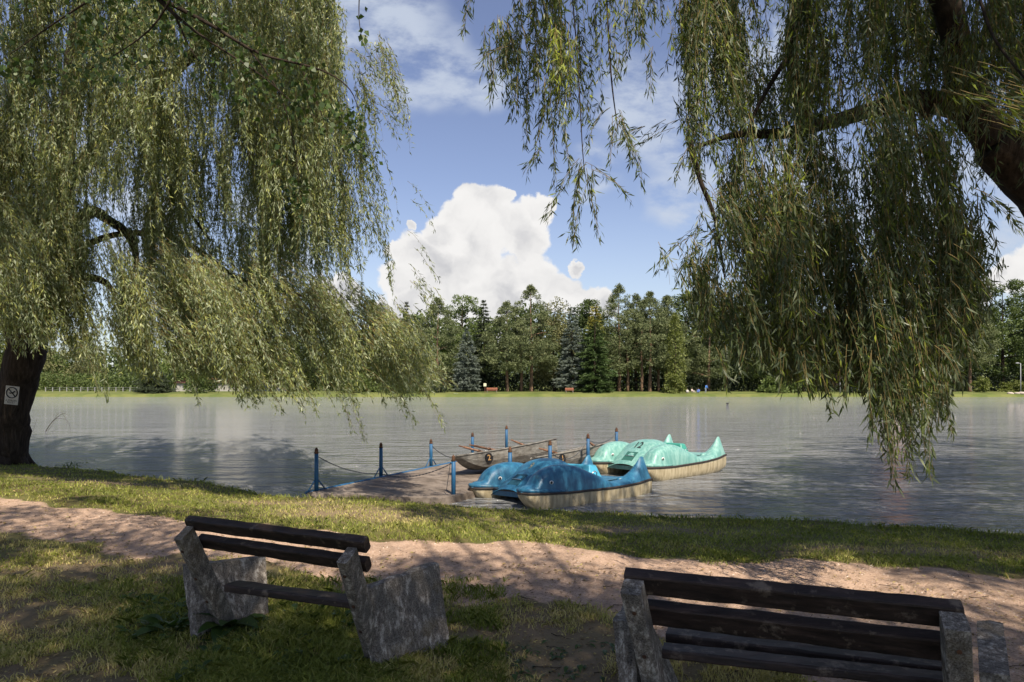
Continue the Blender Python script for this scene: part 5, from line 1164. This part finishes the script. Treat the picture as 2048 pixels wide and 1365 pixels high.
def broad(cr, c, n, L, spread, up=.6, tint=.4):
    """arching broad leaves as strips with a fold"""
    for k in range(n):
        a = random.uniform(0, 6.28); l = L * random.uniform(.6, 1.15); w_ = l * random.uniform(.16, .24); d_ = Vector((math.cos(a), math.sin(a), 0)); s = Vector((-d_.y, d_.x, 0)); pts = []
        el = random.uniform(.35, 1.2)
        o = Vector(c) + Vector((random.uniform(-1, 1), random.uniform(-1, 1), 0)) * spread; o.z = float(hz(o.x, o.y)); rows = []
        for i, (t, ww) in enumerate(((0, .12), (.2, .25), (.42, .9), (.62, 1.0), (.82, .65), (1, .03))):
            p = o + d_ * l * (math.cos(el) * t + .25 * t * t) + Vector((0, 0, l * (math.sin(el) * t - .45 * t * t)))
            rows.append((p - s * w_ * ww + Vector((0, 0, w_ * ww * .35)), p, p + s * w_ * ww + Vector((0, 0, w_ * ww * .35))))
        V = []
        for i in range(5):
            for q in (0, 1): V += [rows[i][q], rows[i][q + 1], rows[i + 1][q + 1], rows[i + 1][q]]
        cr.V.append(np.array([tuple(v) for v in V])); cr.T.append(np.full(len(V), min(1, max(0, random.gauss(tint, .25)))))
def plant(name, label, cat, c, fn, group=None, kind=None, mat=None):
    b = Vector((c[0], c[1], float(hz(c[0], c[1])))); r = empty(name, b); cr = Crown(); fn(cr, b); o = cr.build('leaves', mat or M_weed, M_twig, r)
    if kind: o.parent = None; o.location = b; bpy.data.objects.remove(r); o.name = name; tag(o, label, cat, group, kind); return o
    tag(r, label, cat, group); return r
def gp(px, py):
    x, y, z = ground_hit(np.array([float(px)]), np.array([float(py)])); return (float(x[0]), float(y[0]))
def under(cr, b):
    for k in range(75):
        q = gp(random.uniform(330, 760), random.uniform(1215, 1365)); broad(cr, (*q, 0), random.randint(3, 7), random.uniform(.06, .15), .06)
    for k in range(26):
        q = gp(random.uniform(250, 370), random.uniform(1200, 1290)); broad(cr, (*q, 0), random.randint(4, 8), random.uniform(.07, .14), .07)
    for k in range(60):
        q = gp(random.uniform(730, 1230), random.uniform(1290, 1400)); broad(cr, (*q, 0), random.randint(3, 6), random.uniform(.04, .08), .08)
plant('weeds', 'low broad leaved weeds under and around the left bench', 'weeds', gp(520, 1290), under, None, 'stuff')
def dockp(cr, b):
    broad(cr, b, 13, .32, .05, tint=.45); broad(cr, b, 6, .2, .1, tint=.2)
plant('dock_plant', 'tall broad leaved plant at the foot of the left bench post', 'plant', gp(455, 1262), dockp)
plant('dock_plant', 'smaller broad leaved plant left of the left bench slab', 'plant', gp(330, 1262), lambda cr, b: broad(cr, b, 10, .24, .06))
def tuft(cr, b, n=160, h_=.45, sp=.12):
    p = np.array(b) + rng.normal(size=(n, 3)) * np.array([sp, sp, 0]) ; L = rng.uniform(.4, 1.1, n) * h_
    d_ = unit(np.stack([rng.normal(0, .35, n), rng.normal(0, .35, n), np.ones(n)], -1)); q = p + d_ * L[:, None] * rng.uniform(0, 1, (n, 1)); cr.leaves(q, unit(rng.normal(size=(n, 3)) + np.array([0, 0, .6])), rng.uniform(.04, .09, n), rng.uniform(.012, .03, n), rng.uniform(0, 1, n))
    m = 14; t0 = p[:m]; C = t0[:, None, :] + d_[:m, None, :] * L[:m, None, None] * np.linspace(0, 1, 5)[None, :, None]; cr.twigs(C, .003)
bq = pr[0] + Vector((-.22, -.10, 0)); plant('weed_plant', 'leafy weed growing beside the right jetty entrance post', 'plant', (bq.x, bq.y), lambda cr, b: tuft(cr, b + Vector((0, 0, .0)), 260, .42, .10))
for px, py, h_, lb in ((2008, 1052, .32, 'dark seedling weed on the bank at the right edge'), (548, 988, .28, 'thin weed stems on the bank left of the jetty'), (480, 975, .16, 'small weed on the waterline left of the jetty weeds')):
    q = gp(px, py); plant('weed_plant', lb, 'plant', q, lambda cr, b, h_=h_: tuft(cr, b, 60, h_, .06))
# bushy growth along the bank by the willow and a bare arching shrub
def bankg(cr, b):
    for k in range(40):
        u = random.random(); q = gp(50 + 290 * u, 922 + 26 * u + random.uniform(-3, 6)); tuft(cr, Vector((*q, float(hz(*q)))), 90, random.uniform(.18, .5) * (1.15 - .7 * u), .16)
plant('bank_weeds', 'tangled weeds on the bank at the foot of the left willow', 'weeds', gp(180, 940), bankg, None, 'stuff')
c = Vector((*gp(66, 918), 0)); c.z = float(hz(c.x, c.y)); r = empty('bare_shrub', c); tag(r, 'leafless arching shrub leaning over the water beside the left trunk', 'shrub'); mb = MB(); D0 = c.y
for (pts, r0) in (([(60, 920), (80, 885), (100, 850), (125, 828), (138, 832)], .03), ([(80, 885), (95, 868), (118, 858)], .012), ([(100, 850), (112, 838), (135, 842), (143, 868)], .012), ([(125, 828), (134, 842), (132, 858)], .008), ([(72, 900), (66, 870), (74, 838)], .012), ([(90, 868), (108, 845), (106, 826)], .008), ([(60, 918), (52, 885), (60, 850)], .014), ([(110, 840), (118, 826), (140, 824)], .007), ([(64, 910), (90, 900), (112, 905)], .01)):
    Q = [P(p[0], p[1], D0 - .1 * i) for i, p in enumerate(pts)]; limb(mb, Q, list(np.linspace(r0, .003, len(Q))), 5, .2, 0, 4)
local(mb.build('stem', M_bark, r), r.location)
cr = Crown(); cr.leaves(np.array(c) + rng.normal(size=(170, 3)) * np.array([.28, .2, .16]) + np.array([.3, 0, .35]), unit(rng.normal(size=(170, 3))), rng.uniform(.06, .11, 170), rng.uniform(.04, .07, 170), rng.uniform(0, .6, 170)); cr.build('leaves', M_weed, M_twig, r)
# litter
def scatter(name, label, cat, n, mat, size, pyr, keepf, z0=.004, kind3d=False):
    px = rng.uniform(-60, 2110, n); py = rng.uniform(pyr[0], pyr[1], n); x, y, z = ground_hit(px, py); k = keepf(x, y) & (y < shore(x)); x, y, z = x[k], y[k], z[k]; n = len(x); S = size * rng.uniform(.5, 1.5, n) * np.clip(y / 5, .8, 1.6); cr = Crown()
    if kind3d:
        V = []; base_ = np.array([(-1, -1, 0), (1, -1, 0), (1, 1, 0), (-1, 1, 0), (-.5, -.6, .8), (.6, -.4, .8), (.4, .6, .8), (-.6, .5, .8)], float)[None] * S[:, None, None] * .5 * rng.uniform(.7, 1.3, (n, 8, 1)); V = base_ + np.stack([x, y, z - .001], -1)[:, None, :]
        f = np.array([(4, 5, 6, 7), (0, 1, 5, 4), (1, 2, 6, 5), (2, 3, 7, 6), (3, 0, 4, 7)])[None] + np.arange(n)[:, None, None] * 8; me = np_mesh(name, V.reshape(-1, 3), f.reshape(-1, 4), 4, {'tint': np.repeat(rng.uniform(0, 1, n), 8)}); o = new_obj(name, me, mat)
    else:
        a = rng.uniform(0, 6.28, n); dv = unit(np.stack([np.cos(a), np.sin(a), rng.normal(.1, .2, n)], -1)); V = leaf_quads(np.stack([x, y, z + z0 + rng.uniform(0, .012, n)], -1), dv, S, S * rng.uniform(.25, .6, n), np.stack([rng.normal(0, .35, n), rng.normal(0, .35, n), np.ones(n)], -1)); me = np_mesh(name, V, quads(n), 4, {'tint': np.repeat(rng.uniform(0, 1, n), 4)}); o = new_obj(name, me, mat)
    tag(o, label, cat, None, 'stuff'); return o
M_litter = leaf_mat('dry_leaves', (.10, .06, .03), (.30, .21, .09), (.42, .36, .14), trans=.15, rough=.8)
scatter('fallen_leaves', 'dry fallen leaves scattered over grass and path', 'leaves', 24000, M_litter, .024, (960, 1400), lambda x, y: rng.uniform(0, 1, len(x)) < .15 + .5 * (shore(x) - y > 5) + .3 * bare_mask(x, y) + .6 * NZ(x, y, 1, 3))
M_peb = Mt('pebbles', .9); M_peb.col(M_peb.ramp(M_peb.attr('tint', 'Fac'), [(0, (.13, .09, .065)), (.6, (.34, .25, .19)), (1, (.55, .47, .40))]))
scatter('gravel', 'small stones strewn over the gravel path', 'gravel', 16000, M_peb, .008, (1000, 1400), lambda x, y: (path_mask(x, y) > .4) & (NZ(x, y, 2.5, 3) > -.35), kind3d=True)
cr = Crown(); px = rng.uniform(900, 2060, 90); py = rng.uniform(1110, 1350, 90); x, y, z = ground_hit(px, py); a = rng.normal(0, .6, 90); L = rng.uniform(.05, .22, 90); t = np.linspace(-.5, .5, 5)[None, :, None]
C = np.stack([x, y, z + .008], -1)[:, None, :] + np.stack([np.cos(a), np.sin(a), 0 * a], -1)[:, None, :] * L[:, None, None] * t + rng.normal(0, .003, (90, 5, 3)); cr.twigs(C, .0035); cr.V.append(np.zeros((4, 3))); cr.T.append(np.zeros(4))
r = empty('litter', (0, 0, 0)); o = cr.build('twigs', M_bark, M_bark, r); o.parent = None; bpy.data.objects.remove(r); o.name = 'fallen_twigs'; tag(o, 'thin broken twigs lying on the gravel path', 'twigs', None, 'stuff')
print('done')
